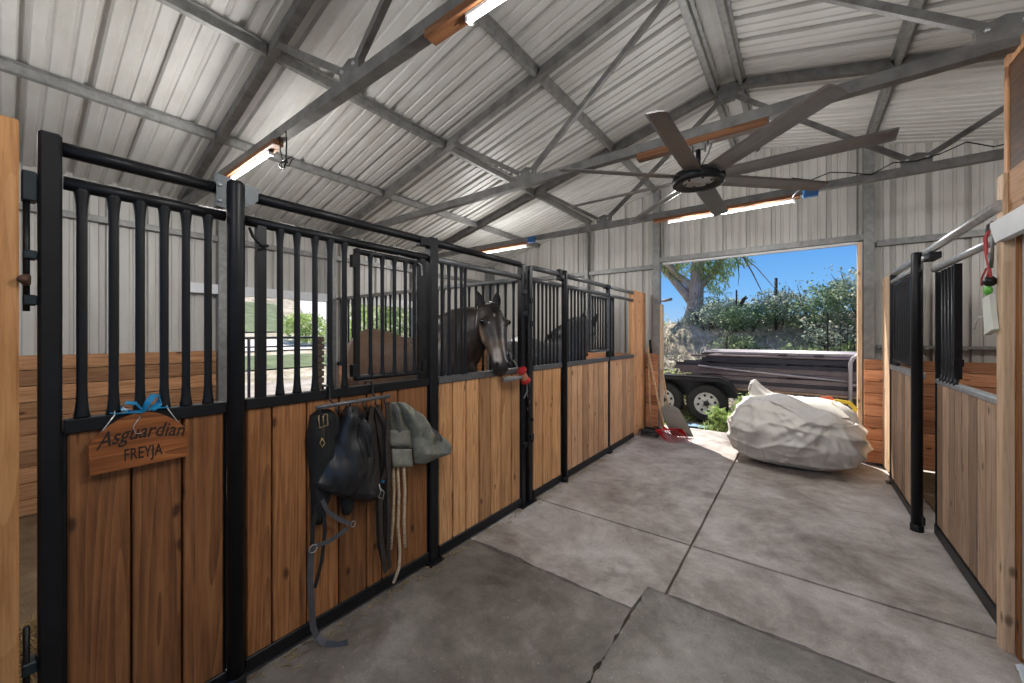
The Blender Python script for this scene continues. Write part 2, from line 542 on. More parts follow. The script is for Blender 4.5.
# floor: the aisle slabs, poured in several pours with open joints
fl = shell('floor', (XC, 2.5, 0))
def slab(poly, mat, wob=()):
    """poly counter-clockwise; the edges listed in wob are ragged"""
    pts = []
    n = len(poly)
    for i, (x, y) in enumerate(poly):
        x2, y2 = poly[(i+1) % n]
        pts.append((x, y))
        if i in wob:
            L = math.hypot(x2-x, y2-y); m = int(L/.035)
            for j in range(1, m):
                t = j/m; q = V((x+(x2-x)*t, y+(y2-y)*t, 3.3))
                a = (noise.noise(q*5.)+.7*noise.noise(q*16.)+.35*noise.noise(q*40.))*.022
                nx, ny = (y2-y)/L, -(x2-x)/L
                pts.append((q.x+nx*a, q.y+ny*a))
    mb = MB()
    mb.prism([(x, y, -.09) for x, y in pts], (0, 0, .09))
    return mb.build('floor_slab', mat, fl)
J = .011
slab([(-2.22, YB), (-.78-J, YB), (-.78-J, 2.22-.012), (-2.22, 2.22-.012)], M['slabdark'], (1, 2))
slab([(-.78+J, YB), (.97, YB), (.97, 2.47-.012), (-.78+J, 2.47-.012)], M['slabdark'], (2, 3))
slab([(-2.22, 2.22+.004), (-.79, 2.22+.004), (-.775, 2.47), (-.66-J, 2.475), (-.66-J, 3.15-J), (-2.22, 3.15-J)], M['slab'], (0,))
slab([(-.66+J, 2.47+.004), (.97, 2.47+.004), (.97, 3.15-J), (-.66+J, 3.15-J)], M['slab'], (0,))
slab([(-2.22, 3.15+J), (-.66-J, 3.15+J), (-.66-J, 7.15), (-2.22, 7.1)], M['slab'], (2,))
slab([(-.66+J, 3.15+J), (.97, 3.15+J), (.97, 7.2), (-.66+J, 7.15)], M['slab'], (2,))
mb = MB()
mb.box(-2.22, YB, -.13, .97, 7.05, -.05)
mb.build('joint_filler', M['dirt'], fl)

# lie of the land: flat yard, a bank behind the trailer, a hill to the left
def land(x, y):
    h = -.035
    if y > 9.0:
        t = sstep((y-9.1)/3.7)
        h += t*(2.1+.045*x+.28*noise.noise(V((x*.5, y*.5, 1.7)))+.14*noise.noise(V((x*1.7, y*1.7, 4.))))
        h += max(0, y-12.4)*.02
    d = -x-13.5
    if d > 0: h = max(h, -.035+.125*d+max(0, d-6)**2*.0085)
    return h+.012*noise.noise(V((x*1.3, y*1.3, 9.)))*(1 if (x < XL-.3 or y > 7.3) else .3)
def terrain(name, x0, x1, y0, y1, step, mat, dz=0, keep=lambda x, y: True):
    mb = MB(); nx = int((x1-x0)/step); ny = int((y1-y0)/step)
    vs = [(x0+(x1-x0)*i/nx, y0+(y1-y0)*j/ny) for i in range(nx+1) for j in range(ny+1)]
    mb.add([(x, y, land(x, y)+dz) for x, y in vs],
           [(i*(ny+1)+j, (i+1)*(ny+1)+j, (i+1)*(ny+1)+j+1, i*(ny+1)+j+1) for i in range(nx) for j in range(ny)
            if keep(vs[i*(ny+1)+j][0]+step/2, vs[i*(ny+1)+j][1]+step/2)], True)
    return struct(mb.build(name, mat, recalc=False))
k = NT('bank_soil')
tc = k.node('TexCoord')
a = k.node('TexNoise', i_Scale=.9, i_Detail=8.0, i_Roughness=.7); k.link(tc.outputs['Object'], a.inputs['Vector'])
b = k.node('TexNoise', i_Scale=9.0, i_Detail=6.0, i_Roughness=.7); k.link(tc.outputs['Object'], b.inputs['Vector'])
k.link(k.ramp(k.math('ADD', k.math('MULTIPLY', a.outputs[0], .6), k.math('MULTIPLY', b.outputs[0], .4)),
              [(.38, lin(110, 112, 86)), (.5, lin(170, 156, 132)), (.62, lin(214, 202, 184))]), k.b.inputs['Base Color'])
k.b.inputs['Roughness'].default_value = .95; k.bump(b.outputs[0], .6, .08); M['bank'] = k.m
inside = lambda x, y: XL < x < XR and YB < y < YF
terrain('ground', -14, 9, -16, 9.5, .5, M['gravel'], keep=lambda x, y: True)
terrain('bank', -14, 16, 9.5, 22, .25, M['bank'])
terrain('hill', -62, -14, -12, 46, 1.0, M['bank'])

# bare dirt of the stalls
for nm, a in (('stall_floor', (XL, -1.5, -2.23, YF-.05)), ('stall_floor', (.98, 3.2, XR, YF-.05))):
    mb = MB(); n = 18
    g = [(lerp(a[0], a[2], i/n), lerp(a[1], a[3], j/n)) for i in range(n+1) for j in range(n+1)]
    mb.add([(x, y, -.005+.012*noise.noise(V((x*2, y*2, 0)))) for x, y in g],
           [(i*(n+1)+j, (i+1)*(n+1)+j, (i+1)*(n+1)+j+1, i*(n+1)+j+1) for i in range(n) for j in range(n)], True)
    struct(mb.build(nm, M['dirt'], recalc=False))

# ------------------------------------------------------------- roof steel
TRY = [1.2, 2.95, 4.72]
PD = [.12, 1.3, 2.5, 3.62]          # purlin distances from the ridge
PW = {.12: 'beside the ridge cap', 1.3: 'first below the ridge', 2.5: 'halfway down the roof',
      3.62: 'second from the eave', 4.72: 'along the eave'}
spans = [(YB, -.58), (-.52, TRY[0]-.035), (TRY[0]+.035, TRY[1]-.035), (TRY[1]+.035, TRY[2]-.035), (TRY[2]+.035, YF-.02)]
for sx, sd in ((-1, 'left'), (1, 'right')):
    for d in PD:
        x = XC+sx*d
        if x > XR-.05: continue
        t = thing('roof_purlin', (x, 1.5, under(x)), 'galvanised hat-shaped purlin on the %s roof slope, %s' % (sd, PW[d]), 'purlin', 'roof purlins')
        sl = -.25*sx
        for a, b in spans[1:]:
            mb = MB()
            prof = [(-.05, .068), (-.022, .068), (-.016, .016), (.016, .016), (.022, .068), (.05, .068), (.05, .074), (.026, .074), (.019, .022), (-.019, .022), (-.026, .074), (-.05, .074)]
            mb.prism([(x+p, a, 4.25-.25*d+sl*p+q-.0) for p, q in prof], (0, b-a, 0))
            mb.build('purlin_span', M['dull_galv'], t)
            if d > .2 and sx < 0:
                for i in range(int((b-a)/.305)):
                    yy = a+.15+i*.305
                    mb = MB(); mb.lathe((x+.03*sx, yy, 4.25-.25*d-.25*.03+.066), (0, 0, -1), [(.0001, .0), (.011, .0), (.009, .009), (.0001, .011)], 8)
                    mb.build('bolt', M['truss'], t)

for yi, (yt, which) in enumerate(zip(TRY, ('nearest the viewer, above the first stall', 'in the middle, carrying the big ceiling fan', 'farthest away, in front of the doorway wall'))):
    t = thing('roof_truss', (XC, yt, 3.0), 'grey steel roof truss %s' % which, 'truss', 'roof trusses')
    for sx in (-1, 1):
        xe = XL+.03 if sx < 0 else XR-.03
        d = abs(xe-XC)
        mb = MB()
        # rolled ridge: short arc, then straight slope
        pts = [(XC, yt, 4.262)]+[(XC+sx*q, yt, 4.30-.25*q-.012*max(0, (.3-q)/.3)**2*3) for q in (.08, .16, .25, .4)]+[(xe, yt, 4.30-.25*d)]
        for p, q in zip(pts, pts[1:]): mb.obox(p, q, .062, .095)
        mb.build('rafter', M['truss'], t)
        xn = XC+sx*1.42
        mb = MB(); mb.obox((XC+sx*.03, yt, 4.19), (xn-sx*.02, yt, 3.09), .035, .042); mb.build('web', M['truss'], t)
        xq = XC+sx*2.36
        mb = MB(); mb.obox((xn+sx*.03, yt, 3.09), (xq, yt, under(xq)+.01), .035, .042); mb.build('web', M['truss'], t)
        mb = MB(); mb.prism([(xn-.09, yt-.02, 3.05), (xn+.09, yt-.02, 3.05), (xn+.10, yt-.02, 3.13), (xn, yt-.02, 3.16), (xn-.10, yt-.02, 3.13)], (0, .04, 0)); mb.build('gusset', M['truss'], t)
        for q in (-.06, .06):
            mb = MB(); mb.lathe((xn+q, yt-.02, 3.105), (0, -1, 0), [(.0001, .012), (.012, .012), (.014, 0)], 6); mb.build('bolt', M['galv'], t)
    mb = MB(); mb.box(XL+.12, yt-.032, 2.985, XR-.12, yt+.032, 3.055); mb.build('chord', M['truss'], t)
    mb = MB(); mb.prism([(XC-.1, yt-.025, 4.215), (XC+.1, yt-.025, 4.215), (XC+.06, yt-.025, 4.12), (XC-.06, yt-.025, 4.12)], (0, .05, 0)); mb.build('gusset', M['truss'], t)

# ------------------------------------------------------------ stall fronts
def bar_mesh(x, y, z0, z1, r=.0145, flare=True):
    h = z1-z0
    zs = [0, .012, .035, .075, .13, .5, .87, .925, .965, .988, 1] if flare else [0, 1]
    rs = [1.55, 1.5, 1.3, 1.1, 1, 1, 1, 1.1, 1.3, 1.5, 1.55] if flare else [1, 1]
    mb = MB(); mb.tube([(x, y, z0+h*q) for q in zs], [r*q for q in rs], 10)
    return mb


def boards(x, y0, y1, z0, z1, n, th=.036, widths=None, gap=.0042):
    """vertical tongue-and-groove boards with a narrow groove between them"""
    mb = MB()
    if widths is None:
        ws = [1+.16*(random.random()-.5) for _ in range(n)]
    else: ws = widths
    s = sum(ws); y = y0
    for w in ws:
        b = y+(y1-y0)*w/s
        mb.box(x-th/2, y+gap, z0, x+th/2, b-gap, z1, bev=.006)
        y = b
    bk = x-th/2 if x < 0 else x+th/2-.005          # thin backing on the stall side
    mb.box(bk, y0+.002, z0+.002, bk+.005, y1-.002, z1-.002)
    return mb


def stall_panel(name, label, cat, x, y0, y1, wood_m, nb, bars, zr=1.30, top=True, rail_m='black', widths=None, zt=2.14, zbot=.09, group=None, bar_r=.0145):
    t = thing(name, (x, (y0+y1)/2, 0), label, cat, group)
    bm = M['black']; rm = M[rail_m]
    boards(x, y0+.004, y1-.004, zbot-.01, zr-.045, nb, widths=widths, gap=.0042 if y1 < 1.8 else .007).build('board_panel', M[wood_m], t)
    mb = MB(); mb.box(x-.03, y0, zr-.05, x+.03, y1, zr, bev=.004); mb.build('middle_rail', rm, t)
    mb = MB(); mb.box(x-.03, y0, .02, x+.03, y1, zbot, bev=.004); mb.build('bottom_rail', M['black'], t)
    if top:
        mb = MB(); mb.tube([(x, y0, zt), (x, y1, zt)], .024, 14); mb.build('top_rail', rm if rail_m != 'rail_grey' else M['rail_grey'], t)
    for y in bars:
        bar_mesh(x, y, zr-.002, zt-.01, bar_r).build('bar', bm, t)
    for y in (y0+.001, y1-.001):
        mb = MB(); mb.box(x-.024, y-.005, .09, x+.012, y+.005, zr-.04); mb.build('stile', bm, t)
    return t


def sq_post(name, label, x, y, h, w=.055, d=.06, z0=0.0):
    t = thing(name, (x, y, 0), label, 'post', 'black stall posts')
    mb = MB(); mb.box(x-d/2, y-w/2, z0, x+d/2, y+w/2, h, bev=.008); mb.build('post_tube', M['black'], t)
    mb = MB(); mb.box(x-d/2-.03, y-w/2-.025, -.002, x+d/2+.03, y+w/2+.025, .012); mb.build('base_plate', M['black'], t)
    return t


def round_post(name, label, x, y, h, r=.034):
    t = thing(name, (x, y, 0), label, 'post', 'black stall posts')
    mb = MB(); mb.lathe((x, y, 0), (0, 0, 1), [(.0001, 0), (r, 0), (r, h-.02), (r*.93, h-.008), (r*.7, h-.001), (.0001, h)], 24); mb.build('post_tube', M['black'], t)
    mb = MB(); mb.lathe((x, y, 0), (0, 0, 1), [(r+.006, 0), (r+.006, .05), (r+.001, .055)], 24); mb.build('base_collar', M['black'], t)
    return t


X = XS
# first stall, nearest the viewer
stall_panel('stall_barrier', 'black-framed stall panel of three dark brown boards, with the wooden name sign', 'stall panel', X, .135, .612, 'dimbrown', 3,
            [.179, .26, .333, .405, .475, .551], widths=[1.07, .98, .95], group='stall front panels')
door = stall_panel('stall_gate', 'black-framed stall gate of orange-brown boards, tack hanging on its front', 'gate', X, .684, 1.79, 'doorwood', 7,
                   [.844, .926, 1.018, 1.10, 1.185], widths=[.115, .167, .175, .174, .103, .118, .249], group='stall front panels')
for y, w in ((.757, .04), (1.745, .045)):
    mb = MB(); mb.box(X-.018, y-w/2, 1.29, X+.018, y+w/2, 2.125); mb.build('grille_stile', M['black'], door)
yk = MB()
for y in (1.240, 1.70): yk.box(X+.022, y-.014, 1.335, X+.048, y+.014, 2.10)
yk.tube([(X+.035, 1.23, 2.085), (X+.035, 1.715, 2.085)], .017, 12)
yk.tube([(X+.035, 1.23, 1.35), (X+.035, 1.715, 1.35)], .016, 12)
yk = yk.build('drop_window', M['black'], door)
for y in (1.329, 1.411, 1.499, 1.583, 1.655):
    bar_mesh(X+.035, y, 1.355, 2.08, .0115).build('bar', M['black'], yk)
for a, z in ((1.205, 1.36), (1.205, 1.99), (1.712, 1.36)):
    mb = MB(); mb.box(X+.02, a, z, X+.055, a+.03, z+.07); mb.build('hinge', M['black'], door)
mb = MB(); mb.strap([(X+.04, 1.52, 2.105), (X+.045, 1.66, 2.09), (X+.05, 1.70, 2.07), (X+.052, 1.705, 2.0)], .012, .008); mb.build('latch_loop', M['dull_galv'], door)
mb = MB(); mb.tube([(X+.03, .70, 2.10), (X+.055, .705, 2.06), (X+.055, .74, 2.02), (X+.035, .775, 2.03)], .007, 8); mb.build('hook', M['black'], door)
stall_panel('stall_barrier', 'black-framed stall panel of knotty fir boards, the horse head hanging over its rail', 'stall panel', X, 1.882, 2.895, 'fir', 7,
            [1.935, 2.003, 2.075, 2.135, 2.178], rail_m='rail_grey', group='stall front panels', bar_r=.012)
# second stall
stall_panel('stall_barrier', 'narrow black-framed panel of pale fir boards just beyond the double latch posts', 'stall panel', X, 3.10, 3.655, 'fir', 3,
            [3.15+.075*i for i in range(7)], rail_m='rail_grey', group='stall front panels', bar_r=.012)
p4 = stall_panel('stall_barrier', 'black-framed panel of pale boards, small drop window in its bars, farther along the left', 'stall panel', X, 3.75, 4.935, 'fir2', 8,
                 [3.83+.085*i for i in range(6)], rail_m='rail_grey', group='stall front panels', bar_r=.012)
yk = MB()
for y in (4.335, 4.89): yk.box(X+.02, y-.014, 1.39, X+.045, y+.014, 2.10)
yk.tube([(X+.032, 4.32, 2.09), (X+.032, 4.90, 2.09)], .016, 12); yk.tube([(X+.032, 4.32, 1.40), (X+.032, 4.90, 1.40)], .016, 12)
yk = yk.build('drop_window', M['rail_grey'], p4)
for i in range(6): bar_mesh(X+.032, 4.41+.078*i, 1.40, 2.09, .0115).build('bar', M['black'], yk)
stall_panel('stall_barrier', 'last stall panel on the left, pale boards below a mostly open top', 'stall panel', X, 4.99, 5.905, 'fir2', 6,
            [5.06, 5.14], rail_m='rail_grey', group='stall front panels', bar_r=.013)
# posts
pa = sq_post('stall_post', 'black square post beside the yellow wooden post, latch bolt on its side', X+.0, .104, 2.30)
for a, b, c in ((.042, 2.05, 2.15), (.045, 1.855, 1.885), (.045, 1.70, 1.735), (.043, .46, .50)):
    mb = MB(); mb.box(X-.025, a, b, X+.03, .0755, c, bev=.004); mb.build('latch_bracket', M['bracket'], pa)
for a, b in ((1.68, 2.06), (.25, .62)):
    mb = MB(); mb.tube([(X+.012, .053, a), (X+.012, .053, b)], .008, 10); mb.build('bolt_rod', M['black'], pa)
mb = MB(); mb.box(X+.02, .042, 1.765, X+.06, .062, 1.80, bev=.004); mb.ball((X+.066, .045, 1.782), .014, 8); mb.build('bolt_knob', plain('rusty_knob', lin(84, 58, 44), .6, .3), pa)
pb = round_post('stall_post', 'black round post with a steel bracket plate between dark panel and stall gate', X+.035, .645, 2.30)
mb = MB(); mb.prism([(X-.0, .572, 2.315), (X-.0, .735, 2.292), (X-.0, .735, 2.235), (X-.0, .70, 2.20), (X-.0, .60, 2.168), (X-.0, .572, 2.17)], (.034, 0, 0))
bp = mb.build('bracket_plate', M['bracket'], pb)
for z in (2.265, 2.195):
    mb = MB(); mb.lathe((X+.034, .585, z), (1, 0, 0), [(.0001, .008), (.007, .008), (.009, 0)], 8); mb.build('bolt', M['galv'], bp)
pc = sq_post('stall_post', 'black square post between the stall gate and the panel with the horse', X+.0, 1.836, 2.288, .075, .07)
mb = MB(); mb.box(X-.03, 1.72, 2.215, X+.03, 1.80, 2.275, bev=.005); mb.build('pipe_clamp', M['black'], pc)
pd = sq_post('stall_post', 'left one of the double latch posts beside the red toy roller', X+.0, 2.935, 2.262, .062, .06)
for z in (1.98, 1.78, .55):
    mb = MB(); mb.box(X+.028, 2.905, z, X+.05, 2.972, z+.045, bev=.003); mb.build('latch_bracket', M['black'], pd)
mb = MB(); mb.tube([(X+.052, 2.975, .35), (X+.052, 2.975, 2.2)], .009, 8); mb.build('bolt_rod', M['black'], pd)
mb = MB(); mb.tube([(X+.05, 2.975+.02*math.sin(i*1.3), 1.18-.035*i) for i in range(9)], .005, 6); mb.build('chain', M['dull_galv'], pd)
pe = sq_post('stall_post', 'right one of the double latch posts, before the narrow panel', X+.0, 3.055, 2.262, .06, .06)
for z in (1.90, 1.68, .60):
    mb = MB(); mb.box(X+.028, 3.01, z, X+.055, 3.07, z+.055, bev=.003); mb.build('latch_bracket', M['black'], pe)
for z in (.80, .60):
    mb = MB(); mb.ball((X+.06, 3.02, z), .02, 8); mb.build('bolt_knob', M['black'], pe)
pf = round_post('stall_post', 'black round post with a roller bracket in the second stall front', X+.03, 3.703, 2.305)
mb = MB(); mb.box(X-.02, 3.60, 2.19, X+.03, 3.70, 2.31, bev=.008); mb.build('roller_bracket', M['black'], pf)
mb = MB(); mb.lathe((X+.034, 3.655, 2.225), (1, 0, 0), [(.0001, .012), (.026, .012), (.026, 0)], 14); mb.build('roller', M['rail_grey'], pf)
pg = sq_post('stall_post', 'thin grey-black post before the last open panel on the left', X+.0, 4.962, 2.26, .045, .05)
mb = MB(); mb.box(X-.03, 4.86, 2.225, X+.035, 4.985, 2.275, bev=.005); mb.build('pipe_clamp', M['black'], pg)
# the track pipe along the top
for a, b, m, l in ((.131, .611, 'black', 'black track pipe over the panel with the name sign'), (.68, 1.797, 'black', 'black track pipe over the stall gate'),
                   (1.876, 2.902, 'black', 'dark track pipe above the horse head'), (3.088, 3.668, 'rail_grey', 'short grey track pipe over the narrow panel'), (3.738, 4.938, 'rail_grey', 'grey track pipe over the barred panel of the second stall'),
                   (4.986, 5.915, 'dull_galv', 'galvanised track pipe over the last open panel on the left')):
    mb = MB(); mb.tube([(X, a, 2.257), (X, b, 2.257)], .026, 16)
    lab(mb.build('track_pipe', M[m], loc=(X, (a+b)/2, 2.257)), l, 'pipe', 'stall track pipes')
# board panel closing the row, and the post at the near end
t = thing('board_partition', (X, 6.22, 0), 'tall pale pine board panel between the last left stall and the doorway', 'panel')
boards(X, 5.92, 6.50, .03, 2.30, 4, .04, gap=.006).build('board_panel', M['paneledge'], t)
mb = MB(); mb.box(X-.06, 5.925, .03, X-.022, 5.965, 2.28); mb.box(X-.06, 5.925, 1.2, X-.022, 6.5, 1.29); mb.build('batten', M['post'], t)
mb = MB(); mb.box(X-.05, -.135, -.03, X+.05, .0375, 2.305, bev=.006)
lab(mb.build('wooden_post', M['post'], loc=(X, -.05, 0)), 'yellow pine post at the left edge, beside the black latch post', 'post')
mb = MB(); mb.box(X-.07, 5.905, 0, X-.03, 5.92, 1.25)

# bars between the two left stalls
t = thing('stall_partition', (-3.8, 2.99, 0), 'barred partition with fir boards between the horse and the second stall', 'partition')
mb = MB(); z = .06
while z < 1.14:
    mb.box(-5.40, 2.972, z+.002, -2.14, 3.008, z+.134, bev=.004); z += .136
mb.build('board_panel', M['wains'], t)
mb = MB(); mb.box(-5.44, 2.965, 1.155, -2.13, 3.015, 1.205, bev=.004); mb.box(-5.44, 2.965, .01, -2.13, 3.015, .06); mb.build('middle_rail', M['black'], t)
mb = MB(); mb.tube([(-5.44, 2.99, 2.13), (-2.13, 2.99, 2.13)], .024, 12); mb.build('top_rail', M['dull_galv'], t)
x = -5.36
while x < -2.2:
    bar_mesh(x, 2.99, 1.20, 2.12, .0125).build('bar', M['black'], t); x += .098

# right-hand stall fronts
X = XT
t = thing('board_partition', (.82, 6.15, 0), 'pale pine board panel on edge at the far end of the right stall', 'panel')
boards(.825, 5.80, 6.48, .03, 2.28, 4, .045).build('board_panel', M['palepost'], t)
sq_post('stall_post', 'slim black post against the pine panel at the far right stall', X, 5.765, 2.25, .05, .05)
t = stall_panel('stall_barrier', 'black-barred panel of greyed boards at the far end of the right side', 'stall panel', X, 4.585, 5.735, 'greywood', 7,
                [5.66, 5.58, 5.50], rail_m='galv', zr=1.285, zt=2.17, group='stall front panels', bar_r=.013)
yk = MB()
for y in (4.66, 5.42): yk.box(X-.045, y-.014, 1.33, X-.02, y+.014, 2.11)
yk.tube([(X-.032, 4.64, 2.10), (X-.032, 5.44, 2.10)], .018, 12)
yk.tube([(X-.032, 4.64, 1.345), (X-.032, 5.44, 1.345)], .018, 12)
yk = yk.build('drop_window', M['black'], t)
for i in range(9): bar_mesh(X-.032, 4.72+.078*i, 1.345, 2.09, .0125).build('bar', M['black'], yk)
pr = round_post('stall_post', 'black round post standing in the right aisle, by the gap between panels', X-.035, 4.50, 2.275, .036)
mb = MB(); mb.box(X-.01, 4.27, 2.185, X+.06, 4.47, 2.235, bev=.005); mb.build('pipe_clamp', M['black'], pr)
mb = MB(); mb.lathe((X-.012, 4.42, 2.21), (-1, 0, 0), [(.0001, .01), (.02, .01), (.022, 0)], 12); mb.build('bolt', M['galv'], pr)
mb = MB(); mb.tube([(X+.015, 5.79, 2.262), (X+.015, 3.06, 2.262)], .028, 18)
lab(mb.build('track_pipe', M['galv'], loc=(X, 4.4, 2.26)), 'bright upper galvanised pipe above the right stall front', 'pipe', 'stall track pipes')
mb = MB(); mb.tube([(.865, 4.49, 2.125), (.865, 3.135, 2.125)], .024, 18)
lab(mb.build('track_pipe', M['galv'], loc=(.87, 3.8, 2.14)), 'bright lower galvanised pipe above the near right panel', 'pipe', 'stall track pipes')
nr = thing('stall_barrier', (.885, 3.8, 0), 'greyed board panel with a silver rail and five bars beside the wall post', 'stall panel', 'stall front panels')
boards(.885, 3.16, 4.455, .10, 1.225, 9, .036, gap=.007).build('board_panel', M['greywood'], nr)
mb = MB(); mb.box(.858, 3.145, 1.215, .915, 4.47, 1.255, bev=.008); mb.build('middle_rail', M['galv'], nr)
mb = MB(); mb.box(.855, 3.145, .02, .915, 4.47, .10, bev=.004); mb.build('bottom_rail', M['black'], nr)
mb = MB(); mb.box(.862, 4.455, .08, .908, 4.475, 2.10); mb.build('stile', M['black'], nr)
for i in range(5):
    y = 4.37-.083*i
    mb = MB(); mb.tube([(.885, y, 2.10), (.885, y, 1.36), (.883, y-.008, 1.30), (.872, y-.028, 1.262), (.865, y-.05, 1.25)], .0135, 10); mb.build('bar', M['black'], nr)
mb = MB(); mb.box(.866, 4.015, 1.29, .904, 4.042, 2.10); mb.build('stile', M['black'], nr)
for a in (4.005, 4.44):
    mb = MB(); mb.box(.862, a, 1.38, .91, a+.045, 1.43); mb.build('hinge', M['black'], nr)
# back wall seen through the right stall's gap
mb = MB()
# walls of the tack room at the right edge
t = thing('wall_post', (.84, 3.09, 0), 'pale pine stud at the right edge, rising from the floor to the roof steel', 'post')
mb = MB(); mb.box(.822, 3.045, 0, .862, 3.128, 2.42, bev=.003); mb.build('lower_stud', M['palepost'], t)
mb = MB(); mb.box(.84, 3.062, 2.42, .866, 3.105, 2.97, bev=.003); mb.build('upper_stud', M['paneledge'], t)
mb = MB(); mb.box(.862, 3.0, 0, .90, 3.045, 2.1); mb.build('shaded_side', M['doorwood'], t)['label'] = 'brown strip for the shaded side face of the pale stud'  # darker side face of the stud, its shade given as brown wood
w = shell('wall_tack_room', (.9, 1.5, 0))
mb = MB(); mb.box(.87, -1.2, .02, .905, 3.0, 2.12); mb.build('wall_board', M['greypaint'], w)
mb = MB(); mb.box(.838, -1.2, 2.185, .868, 3.12, 2.42); mb.build('plywood', M['ply'], w)
mb = MB(); mb.box(.848, -1.2, 2.42, .868, 3.06, 2.955); mb.build('dark_board', M['darkply'], w)
mb = MB(); mb.box(.84, -1.2, 2.955, .90, 3.1, 3.02); mb.build('top_plate', M['paneledge'], w)
mb = MB(); mb.box(.93, -1.2, 0, .97, 3.045, 3.0); mb.box(.93, 3.0, 0, XR, 3.045, 2.4); mb.build('back_board', M['ply'], w)
t = MB(); t.prism([(.80, 3.125, 2.165), (.80, 3.065, 2.075), (.80, -1.1, 2.075), (.80, -1.1, 2.185), (.80, 3.125, 2.185)], (.036, 0, 0))
lab(t.build('header_board', M['whitepaint'], loc=(.82, 2, 2.1)), 'white painted header board with an angled cut end, above the grey wall', 'board')

# ------------------------------------------------- camera numbers, for reading positions
FPX, CPX, HPY, HC = 384., 512., 335., 1.6
def ray(x, y):
    u = (x-CPX)/FPX; return V((-.6+.8*u, .8+.6*u, (HPY-y)/FPX))
def onX(x, y, X): r = ray(x, y); return V((0, 0, HC))+r*(X/r.x)
def onY(x, y, Y): r = ray(x, y); return V((0, 0, HC))+r*(Y/r.y)

# ------------------------------------------------------------------ ceiling fan
FC = V((-.572, 2.945, 2.70))
mb = MB(); mb.box(-1.0, 2.915, 2.935, -.16, 2.985, 2.984, bev=.004)
lab(mb.build('mounting_board', M['mountwood'], loc=(-.58, 2.95, 2.96)), 'brown wooden board under the middle truss where the fan hangs', 'board', 'wooden boards under the trusses')
fan = thing('ceiling_fan', (FC.x, FC.y, 2.935), 'large eight-bladed dark metal ceiling fan under the middle truss', 'ceiling fan')
M['blade'] = plain('brushed_bronze_blade', (.22, .212, .208, 1), .36, .55, .12, 10)
mb = MB()
mb.lathe(FC, (0, 0, 1), [(.09, -.02), (.135, -.043), (.158, -.045), (.168, -.035), (.170, 0), (.162, .03), (.10, .045), (.05, .06), (.03, .075), (.0001, .076)], 40)
mb.build('motor_hub', M['black'], fan)
mb = MB(); mb.lathe(FC, (0, 0, 1), [(.0001, -.030), (.05, -.031), (.056, -.024), (.085, -.026), (.105, -.024), (.128, -.034), (.130, -.02)], 40)
mb.build('hub_cover', M['galv'], fan)
for i in range(6):
    a = i*PI/3
    mb = MB(); mb.lathe((FC.x+.085*math.cos(a), FC.y+.085*math.sin(a), FC.z-.024), (0, 0, -1), [(.0001, .008), (.008, .008), (.01, 0)], 8); mb.build('bolt', M['black'], fan)
mb = MB(); mb.tube([(FC.x, FC.y, 2.77), (FC.x, FC.y, 2.90)], .016, 14); mb.build('down_rod', M['black'], fan)
mb = MB(); mb.box(FC.x-.045, FC.y-.03, 2.885, FC.x-.035, FC.y+.03, 2.935); mb.box(FC.x+.035, FC.y-.03, 2.885, FC.x+.045, FC.y+.03, 2.935); mb.box(FC.x-.06, FC.y-.03, 2.925, FC.x+.06, FC.y+.03, 2.935)
mb.tube([(FC.x-.05, FC.y, 2.90), (FC.x+.05, FC.y, 2.90)], .009, 8); mb.build('hanger_bracket', M['dull_galv'], fan)
mb = MB(); mb.tube([(FC.x+.09+.02*math.sin(i*1.1), FC.y-.02, 2.94-.02*abs(math.sin(i*.9))) for i in range(8)], .006, 6); mb.tube([(FC.x+.03, FC.y-.03, 2.78), (FC.x+.07, FC.y-.04, 2.84), (FC.x+.09, FC.y-.02, 2.92)], .006, 6); mb.build('cord', M['dull_galv'], fan)
for i in range(8):
    a = -PI/2+i*PI/4
    d = V((math.cos(a), math.sin(a), 0)); s = V((-math.sin(a), math.cos(a), 0)); pit = math.radians(-14)
    c = s*math.cos(pit)+V((0, 0, 1))*math.sin(pit); nn = d.cross(c)
    secs = []
    prof = [(-.5, 0), (-.36, .05), (-.1, .095), (.2, .075), (.5, 0), (.2, .02), (-.1, .0), (-.36, -.03)]
    mb = MB(); vs = []
    for r, w in ((.14, .10), (.2, .128), (.6, .124), (.985, .118), (1.0, .112)):
        vs += [FC+d*r+c*(w*p)+nn*(w*q*1.1) for p, q in prof]
    n = len(prof)
    mb.add(vs, [(k*n+j, k*n+(j+1) % n, (k+1)*n+(j+1) % n, (k+1)*n+j) for k in range(4) for j in range(n)]+[tuple(range(n)), tuple(4*n+j for j in range(n))])
    b = mb.build('blade', M['blade'], fan)

